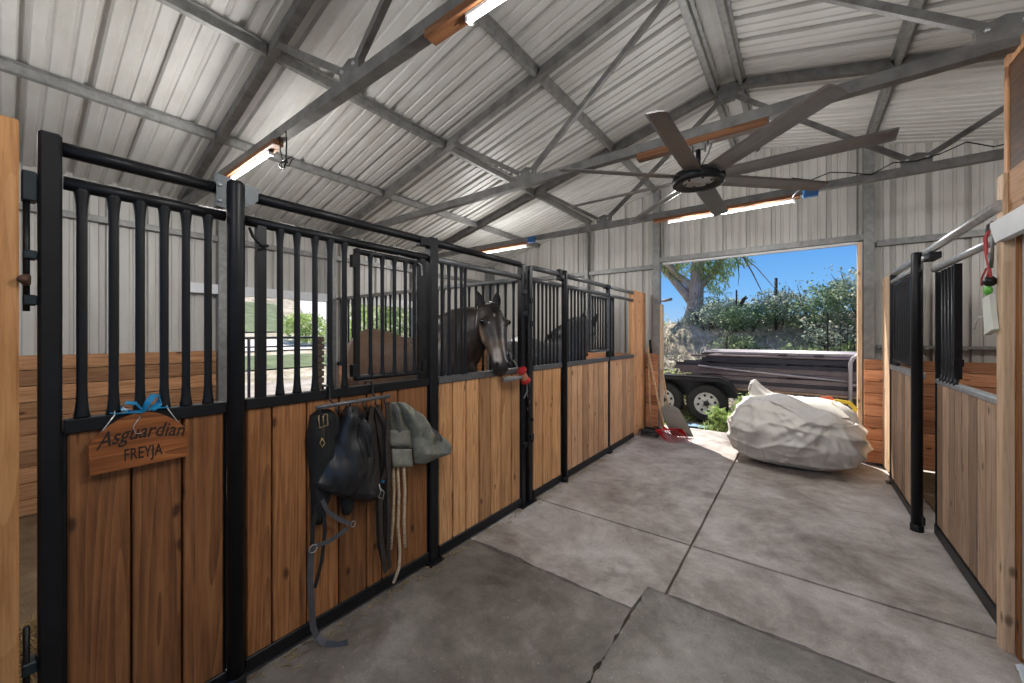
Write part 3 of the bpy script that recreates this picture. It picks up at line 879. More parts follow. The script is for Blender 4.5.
# ---------------------------------------------------------------- tube lights
M['tube'] = emit('tube_light_glow', (.95, .98, 1, 1), 5.)
M['bluebox'] = plain('blue_box_plastic', lin(24, 78, 128), .45, 0, .1, 6)
def tube_light(x0, x1, yt, label, board=None, power=22, boxx=None):
    yy = yt-.015
    if board:
        mb = MB(); mb.box(board[0], yy-.035, 2.945, board[1], yy+.035, 2.984, bev=.003)
        lab(mb.build('mounting_board', M['mountwood'], loc=((board[0]+board[1])/2, yy, 2.96)), 'brown wooden board holding the %s' % label, 'board', 'wooden boards under the trusses')
    z = 2.945 if board else 2.984
    t = thing('ceiling_tube_light', ((x0+x1)/2, yy, z), 'lit white %s' % label, 'tube light', 'tube lights')
    mb = MB(); mb.box(x0, yy-.018, z-.014, x1, yy+.018, z-.001); mb.build('light_housing', M['whitepaint'], t)
    mb = MB(); mb.tube([(x0+.01, yy, z-.024), (x1-.01, yy, z-.024)], .0095, 12); mb.build('lamp_tube', M['tube'], t)
    for x in (x0, x1-.012):
        mb = MB(); mb.box(x, yy-.016, z-.035, x+.012, yy+.016, z-.001); mb.build('end_cap', M['whitepaint'], t)
    L = bpy.data.lights.new('tube_light_lamp', 'AREA'); L.shape = 'RECTANGLE'; L.size = x1-x0; L.size_y = .05; L.energy = power*.25; L.color = (1, .99, .975)
    o = bpy.data.objects.new('tube_light_lamp', L); COL.objects.link(o); o.location = ((x0+x1)/2, yy, z-.056)
    for q in (.2, .5, .8):              # the tube glows all round, also up past its narrow housing
        L = bpy.data.lights.new('tube_light_glow', 'POINT'); L.energy = power*.45; L.shadow_soft_size = .05; L.color = (1, .99, .975)
        o = bpy.data.objects.new('tube_light_glow', L); COL.objects.link(o); o.location = (lerp(x0, x1, q), yy, z-.13)
    return t
LP = 32
tube_light(-3.85, -3.08, 1.2, 'tube light over the panel with the name sign', (-4.0, -2.96), LP)
tube_light(-1.12, .05, 1.2, 'tube light at the top edge of the picture', (-1.36, .2), LP)
tube_light(-4.25, -3.25, 4.72, 'tube light above the horse', (-4.4, -3.2), LP*1.25)
tube_light(-1.24, -.04, 4.72, 'tube light in front of the doorway', (-1.40, .0), LP*1.25)
for x0, y in ((-1.2, -.55), (-3.9, -.55), (2.0, 1.2), (2.0, 4.72)):  # fill lights: fixtures added out of view to brighten the barn
    tube_light(x0, x0+1.2, y, {(-1.2, -.55): 'tube light added unseen behind the viewer to brighten the barn', (-3.9, -.55): 'tube light added unseen behind the viewer, left, to brighten the barn', (2.0, 1.2): 'tube light added unseen over the tack room to brighten the barn', (2.0, 4.72): 'tube light added unseen over the right stall to brighten the barn'}[x0, y], None, LP*(.65 if y < 0 else 1.))
t = thing('roof_truss', (XC, -.55, 3.0), 'grey steel roof truss behind the viewer', 'truss', 'roof trusses')
mb = MB(); mb.box(XL+.12, -.582, 2.985, XR-.12, -.518, 3.055); mb.build('chord', M['truss'], t)
for sx, xe in ((-1, XL+.03), (1, XR-.03)):
    mb = MB(); mb.obox((XC, -.55, 4.28), (xe, -.55, 4.30-.25*abs(xe-XC)), .062, .095); mb.build('rafter', M['truss'], t)
t = thing('outlet_box', (.075, 4.66, 3.0), 'blue electrical box at the end of the tube light by the doorway', 'electrical box')
mb = MB(); mb.box(.02, 4.63, 2.925, .14, 4.685, 3.02, bev=.006); mb.build('box_body', M['bluebox'], t)
mb = MB(); mb.box(.035, 4.622, 2.94, .125, 4.632, 3.005, bev=.002); mb.build('cover_plate', M['bluebox'], t)
mb = MB(); mb.tube([(.02, 4.66, 3.02), (-.03, 4.655, 2.99), (-.06, 4.66, 2.95)], .006, 6); mb.build('cord', M['whitepaint'], t)
t = thing('outlet_box', (-3.14, 4.66, 2.98), 'blue electrical box at the end of the tube light above the horse', 'electrical box')
mb = MB(); mb.box(-3.2, 4.64, 2.95, -3.08, 4.685, 3.04, bev=.006); mb.build('box_body', M['bluebox'], t)
mb = MB(); mb.tube([(-3.08, 4.66, 3.0), (-3.0, 4.65, 2.97), (-2.95, 4.66, 2.99)], .005, 6); mb.build('cord', M['black'], t)
# cables
c = V((-2.90, 1.165, 2.0))
mb = MB(); P0 = onY(286, 150, 1.165)
mb.tube([(P0.x, P0.y, 2.985), (P0.x+.01, P0.y, 2.90), (P0.x, P0.y, 2.80), (P0.x+.02, P0.y, 2.765)], .005, 6)
for q, s in ((-1, .05), (1, .055), (-.6, .04)):
    mb.tube([(P0.x+.0+q*.045+s*math.cos(k*PI/6), P0.y+.008*math.sin(k), 2.765+.024*math.sin(k*PI/6)) for k in range(13)], .004, 6)
mb.tube([(P0.x-.10, P0.y, 2.97), (P0.x-.09, P0.y, 2.88), (P0.x-.05, P0.y, 2.80), (P0.x, P0.y, 2.775)], .004, 6)
lab(mb.build('hanging_cable', M['black'], loc=P0), 'coiled black cable hanging beside the tube light over the sign panel', 'cable')
mb = MB(); mb.tube([(lerp(-.2, 3.2, i/24), 4.68, 3.095+.03*math.sin(i*.9)+.035*math.sin(i*2.3)) for i in range(25)], .005, 6)
lab(mb.build('hanging_cable', M['black'], loc=(1, 4.68, 3.1)), 'thin black cable running along the farthest truss by the doorway', 'cable')

# ----------------------------------------------------------------- wooden sign
sg = thing('name_sign', (-2.05, .33, 1.09), 'hanging wooden name sign with an arched top and dark lettering', 'sign')
y0, y1, zb, zs, za = .190, .470, 1.092, 1.205, 1.300
arc = [(lerp(y1, y0, i/16), zs+(za-zs)*(1-((i-8)/8)**2)) for i in range(17)]
mb = MB(); mb.prism([(-2.062, y, z) for y, z in [(y0+.004, zb), (y1-.004, zb+.004)]+arc], (.020, 0, 0))
M['signwood'] = wood('varnished_sign_wood', lin(84, 46, 22), lin(142, 86, 46), lin(178, 118, 70), axis='Y', rough=.4, knots=False)
mb.build('sign_board', M['signwood'], sg)
M['ink'] = plain('burnt_lettering', lin(34, 20, 12), .6, 0, .1)
def lettering(txt, y, z, size, shear, rise, parent, wide=1.0, bold=0.0):
    cu = bpy.data.curves.new('lettering', 'FONT'); cu.body = txt; cu.size = size; cu.shear = shear; cu.align_x = 'CENTER'; cu.extrude = .0012; cu.offset = bold
    tmp = bpy.data.objects.new('lettering_tmp', cu); COL.objects.link(tmp)
    bpy.context.view_layer.update()
    me = bpy.data.meshes.new_from_object(tmp.evaluated_get(bpy.context.evaluated_depsgraph_get()))
    bpy.data.objects.remove(tmp)
    mb = MB()
    w = max(abs(v.co.x) for v in me.vertices)
    mb.add([(-2.0415+v.co.z, y+v.co.x*wide, z+v.co.y+rise*(1-(v.co.x/w)**2)) for v in me.vertices], [tuple(p.vertices) for p in me.polygons])
    return mb.build('lettering', M['ink'], parent)
lettering('Asguardian', .333, 1.180, .078, .35, .022, sg, .715, .0007)
lettering('FREYJA', .335, 1.124, .064, .0, .0, sg, .56, .0004)
mb = MB()
mb.tube([(-2.045, .205, 1.20), (-2.055, .225, 1.245), (-2.055, .258, 1.30), (-2.085, .262, 1.325)], .0022, 6)
mb.tube([(-2.045, .452, 1.218), (-2.055, .43, 1.26), (-2.06, .41, 1.30), (-2.085, .408, 1.325)], .0022, 6)
mb.tube([(-2.039, .325, 1.285), (-2.036, .305, 1.25), (-2.036, .312, 1.222), (-2.037, .33, 1.220)], .0016, 6)
mb.build('hanging_wire', M['galv'], sg)
M['ribbon'] = plain('blue_ribbon', lin(20, 122, 168), .35, 0, .25, 20)
mb = MB()
for pts in ([(0, 0), (.012, .03), (.028, .052), (.045, .045), (.042, .015), (.02, .0)], [(0, 0), (-.02, .03), (-.045, .035), (-.055, .015), (-.03, .0), (0, -.002)]):
    mb.strap([(-2.05+.012*math.sin(i*1.4), .335+a*1.1, 1.305+b*1.1) for i, (a, b) in enumerate(pts)], .024, .003, (.4, .2, 1))
mb.strap([(-2.06, .335, 1.306), (-2.05, .31, 1.302), (-2.065, .27, 1.303), (-2.075, .25, 1.307)], .02, .003, (0, 0, 1))
mb.strap([(-2.06, .335, 1.306), (-2.05, .37, 1.309), (-2.06, .41, 1.306)], .018, .003, (0, 0, 1))
lab(mb.build('ribbon_bow', M['ribbon'], loc=(-2.05, .335, 1.305)), 'shiny blue ribbon bow tied above the wooden sign', 'ribbon')

# ---------------------------------------------------------------- tack on the door
def drape(rows, X, bulge, name, mat, parent=None, n=18, fold=.012, seed=0., back=.004, sub=5, loc=None):
    """cloth or leather hung flat on the boards: rows = (y, xl, xr) down the picture, with a bulging folded front"""
    R = []
    for (ya, la, ra), (yb, lb_, rb) in zip(rows, rows[1:]):
        for q in range(sub):
            t = q/sub; R.append((lerp(ya, yb, t), lerp(la, lb_, t), lerp(ra, rb, t)))
    R.append(rows[-1])
    mb = MB(); vs = []; k = len(R)
    for side in (1, 0):
        for i, (yy, l, r) in enumerate(R):
            e = min(1., math.sin(PI*(.06+.9*i/(k-1)))*1.5)
            for j in range(n+1):
                s = j/n
                p = onX(lerp(l, r, s), yy, X)
                b = max(0., 1-abs(2*s-1)**2.2)**.5*e
                q = V((p.y*9., p.z*3.2, seed))
                f = noise.noise(q)*1.4+noise.noise(q*2.3)*.8+abs(noise.noise(q*V((1.3, 1.3, 1))+V((5, 2, 0))))*1.4
                d = (bulge*b+fold*f*(.25+.75*b)) if side else -back
                vs.append((X+max(d, -back+.003) if side else X+d, p.y, p.z))
    w = n+1; o = k*w
    fs = [(i*w+j, i*w+j+1, (i+1)*w+j+1, (i+1)*w+j) for i in range(k-1) for j in range(n)]
    fs += [(o+i*w+j, o+(i+1)*w+j, o+(i+1)*w+j+1, o+i*w+j+1) for i in range(k-1) for j in range(n)]
    for i in range(k-1):
        fs += [(i*w, (i+1)*w, o+(i+1)*w, o+i*w), (i*w+n, o+i*w+n, o+(i+1)*w+n, (i+1)*w+n)]
    for j in range(n):
        fs += [(j, o+j, o+j+1, j+1), ((k-1)*w+j, (k-1)*w+j+1, o+(k-1)*w+j+1, o+(k-1)*w+j)]
    mb.add(vs, fs, True)
    return mb.build(name, mat, parent, loc)

M['leather'] = plain('black_leather', (.013, .013, .014, 1), .36, 0, .4, 25, .1)
M['brownleather'] = plain('dark_brown_leather', (.03, .024, .021, 1), .5, 0, .35, 25)
M['felt'] = plain('black_padding', (.008, .009, .009, 1), .85, 0, .3, 30)
M['greycloth'] = plain('grey_green_canvas', lin(122, 122, 110), .8, 0, .3, 14)
M['rope'] = plain('beige_rope', lin(186, 164, 136), .85, 0, .25, 60)
M['greystrap'] = plain('worn_grey_strap', lin(74, 74, 78), .6, 0, .2, 30)
M['brass'] = plain('worn_brass', lin(176, 150, 104), .35, .8, .15, 30)
M['steel'] = plain('bright_steel', lin(170, 170, 168), .3, .9, .1, 30)
hg = thing('tack_hanger', (-2.02, 1.2, 1.225), 'grey metal tack bar hooked over the rail of the stall gate', 'hanger')
mb = MB(); mb.tube([(-2.012, .985, 1.222), (-2.012, 1.432, 1.226)], .011, 12); mb.build('hanger_bar', M['rail_grey'], hg)
for y in (1.075, 1.335):
    mb = MB(); mb.tube([(-2.012, y, 1.23), (-2.045, y, 1.25), (-2.045, y, 1.30), (-2.055, y, 1.318), (-2.08, y, 1.322), (-2.115, y, 1.318), (-2.13, y, 1.29)], .006, 8); mb.build('hook', M['black'], hg)
for y in (1.0, 1.09, 1.17, 1.25, 1.33, 1.39):
    mb = MB(); mb.tube([(-2.0, y, 1.222), (-2.005, y, 1.195), (-1.985, y, 1.178), (-1.965, y, 1.19)], .005, 8); mb.build('peg', M['black'], hg)
XD = -2.055
h = thing('halter', onX(322, 412, XD), 'black padded halter with a brass buckle at the left end of the tack bar', 'halter')
drape([(409, 318, 330), (416, 310, 338), (440, 306, 340), (470, 309, 334), (500, 311, 328), (524, 311, 322)], XD, .05, 'halter_pad', M['felt'], h, seed=1., fold=.02)
mb = MB(); mb.strap([onX(323, 414, XD+.05), onX(323, 428, XD+.055), onX(322, 448, XD+.05), onX(322, 466, XD+.045)], .022, .005); mb.build('cheek_strap', M['brownleather'], h)
mb = MB()
a = [onX(x, y, XD+.062) for x, y in ((318.5, 416), (327, 414), (328, 425), (319.5, 428), (318.5, 416))]
mb.tube(a, .0032, 8); mb.tube([onX(323, 415, XD+.062), onX(323.5, 427, XD+.062)], .0028, 8); mb.build('buckle', M['brass'], h)
mb = MB(); mb.tube([onX(x, y, XD+.066) for x, y in ((322, 438), (325, 443), (322, 447), (320, 443), (322, 438))], .003, 8); mb.build('snap_ring', M['brass'], h)
j = thing('leather_cover', onX(350, 408, XD), 'black leather cover draped over the middle of the tack bar', 'cover')
drape([(406, 346, 358), (414, 342, 363), (430, 338, 369), (450, 331, 373), (470, 321, 376), (483, 314, 377), (489, 318, 378), (496, 336, 379), (501, 352, 372)], XD+.03, .06, 'cover_body', M['leather'], j, n=44, fold=.038, seed=4., sub=8)
mb = MB(); mb.strap([onX(352, 407, XD+.06), onX(359, 420, XD+.085), onX(367, 440, XD+.09), onX(371, 460, XD+.085)], .014, .004); mb.build('edge_binding', M['leather'], j)
drape([(490, 340, 352), (505, 341, 353), (515, 343, 349)], XD+.02, .03, 'cover_strap', M['felt'], j, seed=8., n=8)
br = thing('hanging_bridle', onX(372, 404, XD), 'dark brown leather bridle looped on the right half of the tack bar', 'bridle')
for k_, pts in enumerate(([(368, 407), (363, 420), (366, 440), (374, 452), (378, 436), (374, 414), (370, 407)], [(373, 408), (380, 425), (384, 452), (386, 490), (385, 530), (390, 568)],
                          [(370, 409), (376, 450), (379, 490), (378, 520), (379, 545), (386, 572)], [(376, 410), (382, 450), (388, 480), (389, 520), (388, 552)],
                          [(372, 408), (369, 430), (373, 465), (380, 500), (381, 540), (384, 560)], [(377, 407), (386, 425), (389, 460), (383, 480)], [(387, 402), (388, 420), (387, 450), (389, 480)])):
    mb = MB(); mb.strap([onX(x, y, XD+.025+.010*k_) for x, y in pts], .026, .008); mb.build('strap', M['brownleather'], br)
drape([(407, 368, 378), (420, 366, 384), (445, 371, 388), (470, 376, 389), (495, 377, 388), (520, 379, 387)], XD, .03, 'strap_bundle', M['brownleather'], br, seed=21., fold=.02, n=14)
mb = MB(); mb.tube([onX(x, y, XD+.075) for x, y in ((379, 484), (381, 492), (378, 497), (383, 499), (384, 492), (381, 489))], .0035, 8); mb.build('snap_hook', M['steel'], br)
mb = MB(); mb.ball(onX(383, 480, XD+.07), .014, 8, sc=(.6, .8, 1.5)); mb.build('clip', M['ribbon'], br)['label'] = 'blue clip'
fm = thing('fly_mask', onX(400, 405, XD), 'grey green canvas fly mask on the right end of the tack bar', 'mask')
drape([(402, 391, 402), (412, 390, 406), (425, 391, 409), (440, 391, 412), (449, 392, 412)], XD+.02, .03, 'mask_flap', M['greycloth'], fm, seed=11., n=12)
drape([(430, 389.5, 411), (435, 390, 411), (441, 390, 411), (446, 391, 412)], XD+.055, .008, 'mask_flap', M['greycloth'], fm, seed=13., n=12, fold=.006)
drape([(449, 391.5, 412), (455, 392, 412), (462, 392, 413), (467, 393, 413)], XD+.05, .008, 'mask_flap', M['greycloth'], fm, seed=14., n=12, fold=.006)
drape([(402, 396, 404), (408, 398, 412), (414, 401, 419), (422, 405, 425), (430, 408, 431), (438, 411, 441), (444, 412, 447), (451, 413, 446), (457, 414, 436), (463, 415, 426)], XD+.035, .07, 'mask_hood', M['greycloth'], fm, seed=16., n=34, fold=.045, sub=8)
mb = MB(); mb.strap([onX(394, 404, XD+.05), onX(398, 418, XD+.075), onX(400, 432, XD+.07)], .02, .004); mb.strap([onX(431, 428, XD+.10), onX(440, 436, XD+.11), onX(445, 446, XD+.10), onX(443, 455, XD+.085)], .016, .004); mb.build('binding', M['greystrap'], fm)
for k_, (pts, l) in enumerate((([(393, 462), (394, 490), (393, 520), (391, 548)], 'leftmost beige rope end hanging below the fly mask'), ([(397, 462), (399, 495), (398, 525), (400, 552)], 'middle beige rope, its end reaching lowest toward the floor'), ([(403, 460), (405, 490), (404, 520), (405, 546)], 'right beige twisted rope end hanging below the fly mask'))):
    mb = MB()
    P = [onX(x, y, XD+.02+.008*k_) for x, y in pts]
    if k_ == 1: P += [onX(399, 568, XD+.04), onX(394, 582, XD+.05)]
    mb.tube(P, .009, 10)
    for i in range(26):
        t = i/25; q = t*(len(P)-1); a = min(int(q), len(P)-2); c = P[a].lerp(P[a+1], q-a)
        mb.lathe(c, (.2, .35, 1), [(.0085, -.006), (.0108, 0), (.0085, .006)], 8)
    lab(mb.build('lead_rope', M['rope'], loc=P[0]), l, 'rope', 'ropes below the fly mask')
gs = thing('girth_strap', onX(320, 520, XD), 'long grey girth strap hanging down to curl on the concrete floor', 'strap')
XG = XD+.045
mb = MB(); mb.strap([onX(322, 500, XG), onX(328, 512, XG), onX(340, 520, XG), onX(352, 524, XG+.01), onX(345, 530, XG+.01), onX(330, 541, XG), onX(312, 547, XG)], .022, .005); mb.build('strap', M['greystrap'], gs)
q0 = onX(312, 548, XG+.01)
mb = MB(); mb.strap([onX(311, 549, XG+.01), onX(310, 580, XG+.01), onX(312, 612, XG+.01), (XG+.012, onX(312, 620, XG).y, .10), (XG+.02, onX(313, 630, XG).y+.01, .045), (XG+.055, onX(316, 637, XG).y+.02, .012), (XG+.115, onX(318, 640, XG).y+.05, .006), (XG+.14, onX(318, 640, XG).y+.085, .012)], .03, .005, (1, 0, .25)); mb.build('strap', M['greystrap'], gs)
mb = MB(); mb.tube([q0+V((.012, .02*math.cos(k*PI/6), .02*math.sin(k*PI/6))) for k in range(13)], .0035, 8); mb.tube([onX(353, 524, XG+.02)+V((.0, .013*math.cos(k*PI/6), .016*math.sin(k*PI/6))) for k in range(13)], .003, 8); mb.build('ring', M['steel'], gs)
mb = MB(); mb.strap([onX(323, 500, XG-.01), onX(325, 530, XG-.012), onX(322, 560, XG-.015), onX(315, 588, XG-.015)], .018, .005); mb.strap([onX(318, 500, XG-.015), onX(313, 525, XG-.015), onX(312, 545, XG-.012)], .022, .006); mb.build('strap', M['leather'], gs)
mb = MB(); mb.tube([onX(x, y, -2.066) for x, y in ((411, 470), (415, 485), (416, 500), (410, 512), (404, 516))], .003, 6)

# ------------------------------------------------------------- toy on the latch
ty = thing('roller_toy', (-2.0, 2.84, 1.245), 'red spool-shaped roller toy on the latch by the horse nose', 'toy')
M['red'] = plain('red_plastic', lin(186, 26, 34), .4, 0, .12, 12)
a0, a1 = onX(521.5, 370, -2.0), onX(526, 381, -2.0)
ax = (a1-a0).normalized()
mb = MB(); mb.lathe(a0, ax, [(.0001, -.008), (.044, -.008), (.046, .012), (.034, .022), (.034, .03)], 20); mb.build('spool_end', M['red'], ty)
mb = MB(); mb.lathe(a1, ax, [(.034, -.03), (.034, -.022), (.046, -.012), (.044, .008), (.0001, .008)], 20); mb.build('spool_end', M['red'], ty)
mb = MB(); mb.lathe(a0, ax, [(.033, .02), (.031, .05), (.033, (a1-a0).length-.02)], 20); mb.build('spool_core', plain('orange_salt_core', lin(196, 130, 96), .6, 0, .15), ty)
mb = MB(); mb.lathe(onX(504, 380, -2.0), (onX(517, 378, -2.0)-onX(504, 380, -2.0)).normalized(), [(.0001, 0), (.022, 0), (.026, .08), (.02, .17), (.014, .22), (.014, .34)], 14); mb.build('handle', plain('grey_plastic', lin(128, 124, 120), .5), ty)
mb = MB(); mb.tube([onX(519, 371, -2.0), onX(516, 364, -2.0), onX(513, 360, -2.02)], .006, 6); mb.tube([onX(527, 383, -2.02), onX(527, 392, -2.03), onX(524, 398, -2.03)], .006, 6); mb.build('hanging_wire', M['steel'], ty)

# ---------------------------------------------------------------------- horses
def fused(mb, name, vox, smooth_it=4):
    """one continuous skin over overlapping lofts"""
    o = mb.build(name+'_src', M['black'])
    r = o.modifiers.new('r', 'REMESH'); r.mode = 'VOXEL'; r.voxel_size = vox
    s = o.modifiers.new('s', 'SMOOTH'); s.iterations = smooth_it; s.factor = .55
    bpy.context.view_layer.update()
    me = bpy.data.meshes.new_from_object(o.evaluated_get(bpy.context.evaluated_depsgraph_get()))
    bpy.data.objects.remove(o)
    me.name = name; me.materials.clear()
    for p in me.polygons: p.use_smooth = True
    return me


def paint(me, fn):
    ca = me.color_attributes.new('coat', 'FLOAT_COLOR', 'POINT')
    for v in me.vertices: ca.data[v.index].color = (*fn(v.co), 1)


def horse(label, loc, yaw, neck, poll, muzzle, face, coat, mane_m, voxel=.017, tall=1.0, hw_=1.0):
    """local frame: +X forward, chest at x=0, hooves at z=0"""
    mb = MB()
    E2 = lambda c, hh, hw: (V(c)*1 + V((0, 0, c[2]*(tall-1))), V((0, hw, 0)), V((0, 0, hh*tall)))
    mb.loft([E2((x, 0, z), hh, hw) for x, z, hh, hw in ((-1.66, 1.24, .07, .06), (-1.62, 1.24, .19, .15), (-1.52, 1.235, .30, .235), (-1.36, 1.225, .365, .285), (-1.12, 1.18, .385, .295), (-.85, 1.11, .395, .30), (-.6, 1.08, .41, .29), (-.38, 1.12, .455, .265), (-.2, 1.16, .43, .24), (-.04, 1.17, .34, .21), (.07, 1.18, .22, .15), (.12, 1.18, .08, .07))], 20)
    # neck
    secs = []
    for i, (p, hd, hw) in enumerate(neck):
        a, b = V(neck[max(i-1, 0)][0]), V(neck[min(i+1, len(neck)-1)][0])
        t = (b-a).normalized(); s = V((0, 0, 1)).cross(t).normalized(); u = t.cross(s)
        secs.append((V(p), s*hw, u*hd))
    mb.loft(secs, 18)
    # head
    P, Q, F = V(poll), V(muzzle), V(face).normalized()
    a = (Q-P); L = a.length; a.normalize()
    F = (F-a*F.dot(a)).normalized(); s = a.cross(F).normalized()
    hs = []
    for t, hd, hw, bk in ((-.10, .05, .05, .03), (-.04, .095, .082, .035), (.06, .135, .098, .045), (.18, .160, .108, .055), (.30, .160, .112, .055), (.40, .140, .100, .045), (.52, .112, .080, .028), (.66, .088, .066, .016), (.80, .077, .062, .010), (.92, .077, .063, .012), (1.0, .064, .055, .014), (1.05, .03, .03, .012)):
        hs.append((P+a*(t*L)-F*bk, s*(hw*hw_), F*hd))
    mb.loft(hs, 18)
    mb.ball(P+a*(.17*L)-F*.13+s*.055, .075, 8); mb.ball(P+a*(.17*L)-F*.13-s*.055, .075, 8)   # jowls
    for q in (-1, 1):
        e = P+a*(.27*L)+F*.055+s*(q*.088*hw_)
        mb.ball(e, .036, 7)                                   # brow
        n_ = P+a*(.93*L)+F*.035+s*(q*.045); mb.ball(n_, .027, 6)
    mb.ball(P+a*(1.0*L)-F*.045, .042, 7)                      # chin
    # legs
    for q in (-1, 1):
        y = q*.155
        def leg(pts): mb.loft([((x, y*(1 if z < .8 else .85), z), V((0, r*.85, 0)), V((r, 0, 0))) for x, z, r in pts], 12)
        leg(((-.20, 1.12, .15), (-.2, .95, .125), (-.2, .76, .088), (-.2, .6, .062), (-.195, .5, .062), (-.2, .43, .05), (-.2, .28, .038), (-.2, .16, .046), (-.17, .10, .04), (-.155, .05, .056), (-.15, .0, .066)))
        leg(((-1.32, 1.16, .22), (-1.30, .98, .19), (-1.27, .82, .135), (-1.36, .66, .085), (-1.46, .54, .07), (-1.455, .44, .058), (-1.43, .28, .042), (-1.42, .16, .048), (-1.385, .10, .042), (-1.37, .05, .058), (-1.36, 0, .068)))
    me = fused(mb, 'body', voxel)
    side = lambda p: (p-P).dot(s)
    along = lambda p: (p-P).dot(a)/L
    frt = lambda p: (p-P).dot(F)
    paint(me, lambda co: coat(V(co), along(V(co)), side(V(co)), frt(V(co))))
    root = thing('horse', loc, label, 'horse')
    M['coat'] = M.get('coat') or vcol('horse_coat', .42, .45, .3)
    me.materials.append(M['coat'])
    body = bpy.data.objects.new('body', me); COL.objects.link(body); body.parent = root
    ORG[root.name] = V((0, 0, 0))
    for q in (-1, 1):
        # ear: a cupped cone leaning outwards
        b0 = P-a*.035-F*.02+s*(q*.070); tip = b0-a*.175+s*(q*.034)+F*.02
        m2 = MB(); e_ = (tip-b0).normalized(); w = s.normalized()
        m2.loft([(b0.lerp(tip, t)+F*(.012*math.sin(t*3)), w*r, F*(r*.62)) for t, r in ((-.25, .030), (0, .036), (.2, .044), (.45, .042), (.7, .030), (.9, .013), (1, .002))], 12)
        m2.build('ear', plain('dark_ear_hair', (.008, .006, .006, 1), .7), root)
        e = P+a*(.275*L)+F*.062+s*(q*.104*hw_)
        m2 = MB(); m2.ball(e, .021, 8); m2.build('eye', plain('dark_eye', (.006, .005, .005, 1), .08), root)
        n_ = P+a*(.945*L)+F*.052+s*(q*.056)
        m2 = MB(); m2.ball(n_, .0145, 6, sc=(1, 1, 1.3)); m2.build('nostril', plain('dark_nostril', (.006, .005, .005, 1), .7), root)
    # mane lying over the crest, forelock between the ears, tail
    m2 = MB(); rnd = random.Random(4)
    crest = []
    for i, (p, hd, hw) in enumerate(neck):
        a_, b_ = V(neck[max(i-1, 0)][0]), V(neck[min(i+1, len(neck)-1)][0])
        t = (b_-a_).normalized(); s_ = V((0, 0, 1)).cross(t).normalized(); crest.append((V(p)+t.cross(s_)*(hd*.98), s_, hw))
    for i in range(110):
        q = rnd.random()*(len(crest)-1); k_ = min(int(q), len(crest)-2)
        c = crest[k_][0].lerp(crest[k_+1][0], q-k_); s_ = crest[k_][1]; hw = lerp(crest[k_][2], crest[k_+1][2], q-k_)
        sd = 1
        l = .08+.12*rnd.random()
        m2.strap([c, c+s_*(sd*hw*.55)+V((0, 0, .004)), c+s_*(sd*(hw*1.02))-V((0, 0, l*.5)), c+s_*(sd*(hw*1.07))+V((.01*rnd.random(), 0, -l))], .02, .004, tuple(s_+V((0, 0, .5))))
    m2.build('mane', mane_m, root)
    m2 = MB()
    for i in range(16):
        o_ = s*((i-7.5)*.005)
        m2.strap([P-a*.06+o_*.5+F*.05, P+a*.00+o_+F*.102, P+a*(.05+.05*rnd.random())+o_*1.3+F*.120], .008, .003, tuple(F))
    m2.build('forelock', mane_m, root)
    m2 = MB()
    for i in range(26):
        y = (i-12.5)*.006; l = .55+.3*rnd.random()
        m2.tube([(-1.63, y*.5, 1.40), (-1.71, y, 1.33), (-1.74, y*1.4, 1.1), (-1.72, y*1.6, 1.33-l)], [.012, .013, .011, .004], 5)
    m2.build('tail', mane_m, root)
    root.rotation_euler.z = yaw
    return root


def mixc(a, b, t):
    t = max(0., min(1., t)); return tuple(lerp(x, y, t) for x, y in zip(a, b))
def bay(p, al, sd, fr):
    body, belly, dark, tan = (.092, .050, .029), (.13, .074, .045), (.010, .008, .007), (.36, .245, .165)
    c = mixc(body, belly, (1.05-p.z)*2.2)
    c = mixc(c, (.026, .016, .012), (p.x+.75)*1.5)                 # darker towards shoulder and neck
    c = mixc(c, dark, (.72-p.z)*4)
    if p.x > .18 and al > -.12:
        h = (.022, .016, .014)
        h = mixc(h, tan, sstep((.035-fr)/.07)*sstep((abs(sd)-.03)/.05)*sstep((.62-al)/.2)*.8)         # tan cheeks
        h = mixc(h, (.16, .105, .07), sstep((al-.5)/.12)*sstep((.8-al)/.1)*.55)
        h = mixc(h, (.018, .015, .015), sstep((al-.80)/.1))
        d = math.hypot((al-.82)*1.2, (sd-.035)*4.5)
        h = mixc(h, (.32, .27, .25), sstep((.20-d)/.13)*sstep((fr-.0)/.04))       # pale snip on the nose
        d = math.hypot((al-.2)*2., (sd-.018)*7.)
        h = mixc(h, (.40, .36, .34), sstep((.07-d)/.05)*sstep((fr-.03)/.03))     # small star
        c = mixc(c, h, sstep((al+.10)/.16))
    if p.x < -1.5: c = mixc(c, (.35, .26, .19), sstep((-1.53-p.x)/.09)*sstep((1.32-p.z)/.2)*.6)
    return c
def grey(p, al, sd, fr):
    c = (.085, .085, .088)
    return mixc(c, (.02, .02, .02), (.7-p.z)*4)


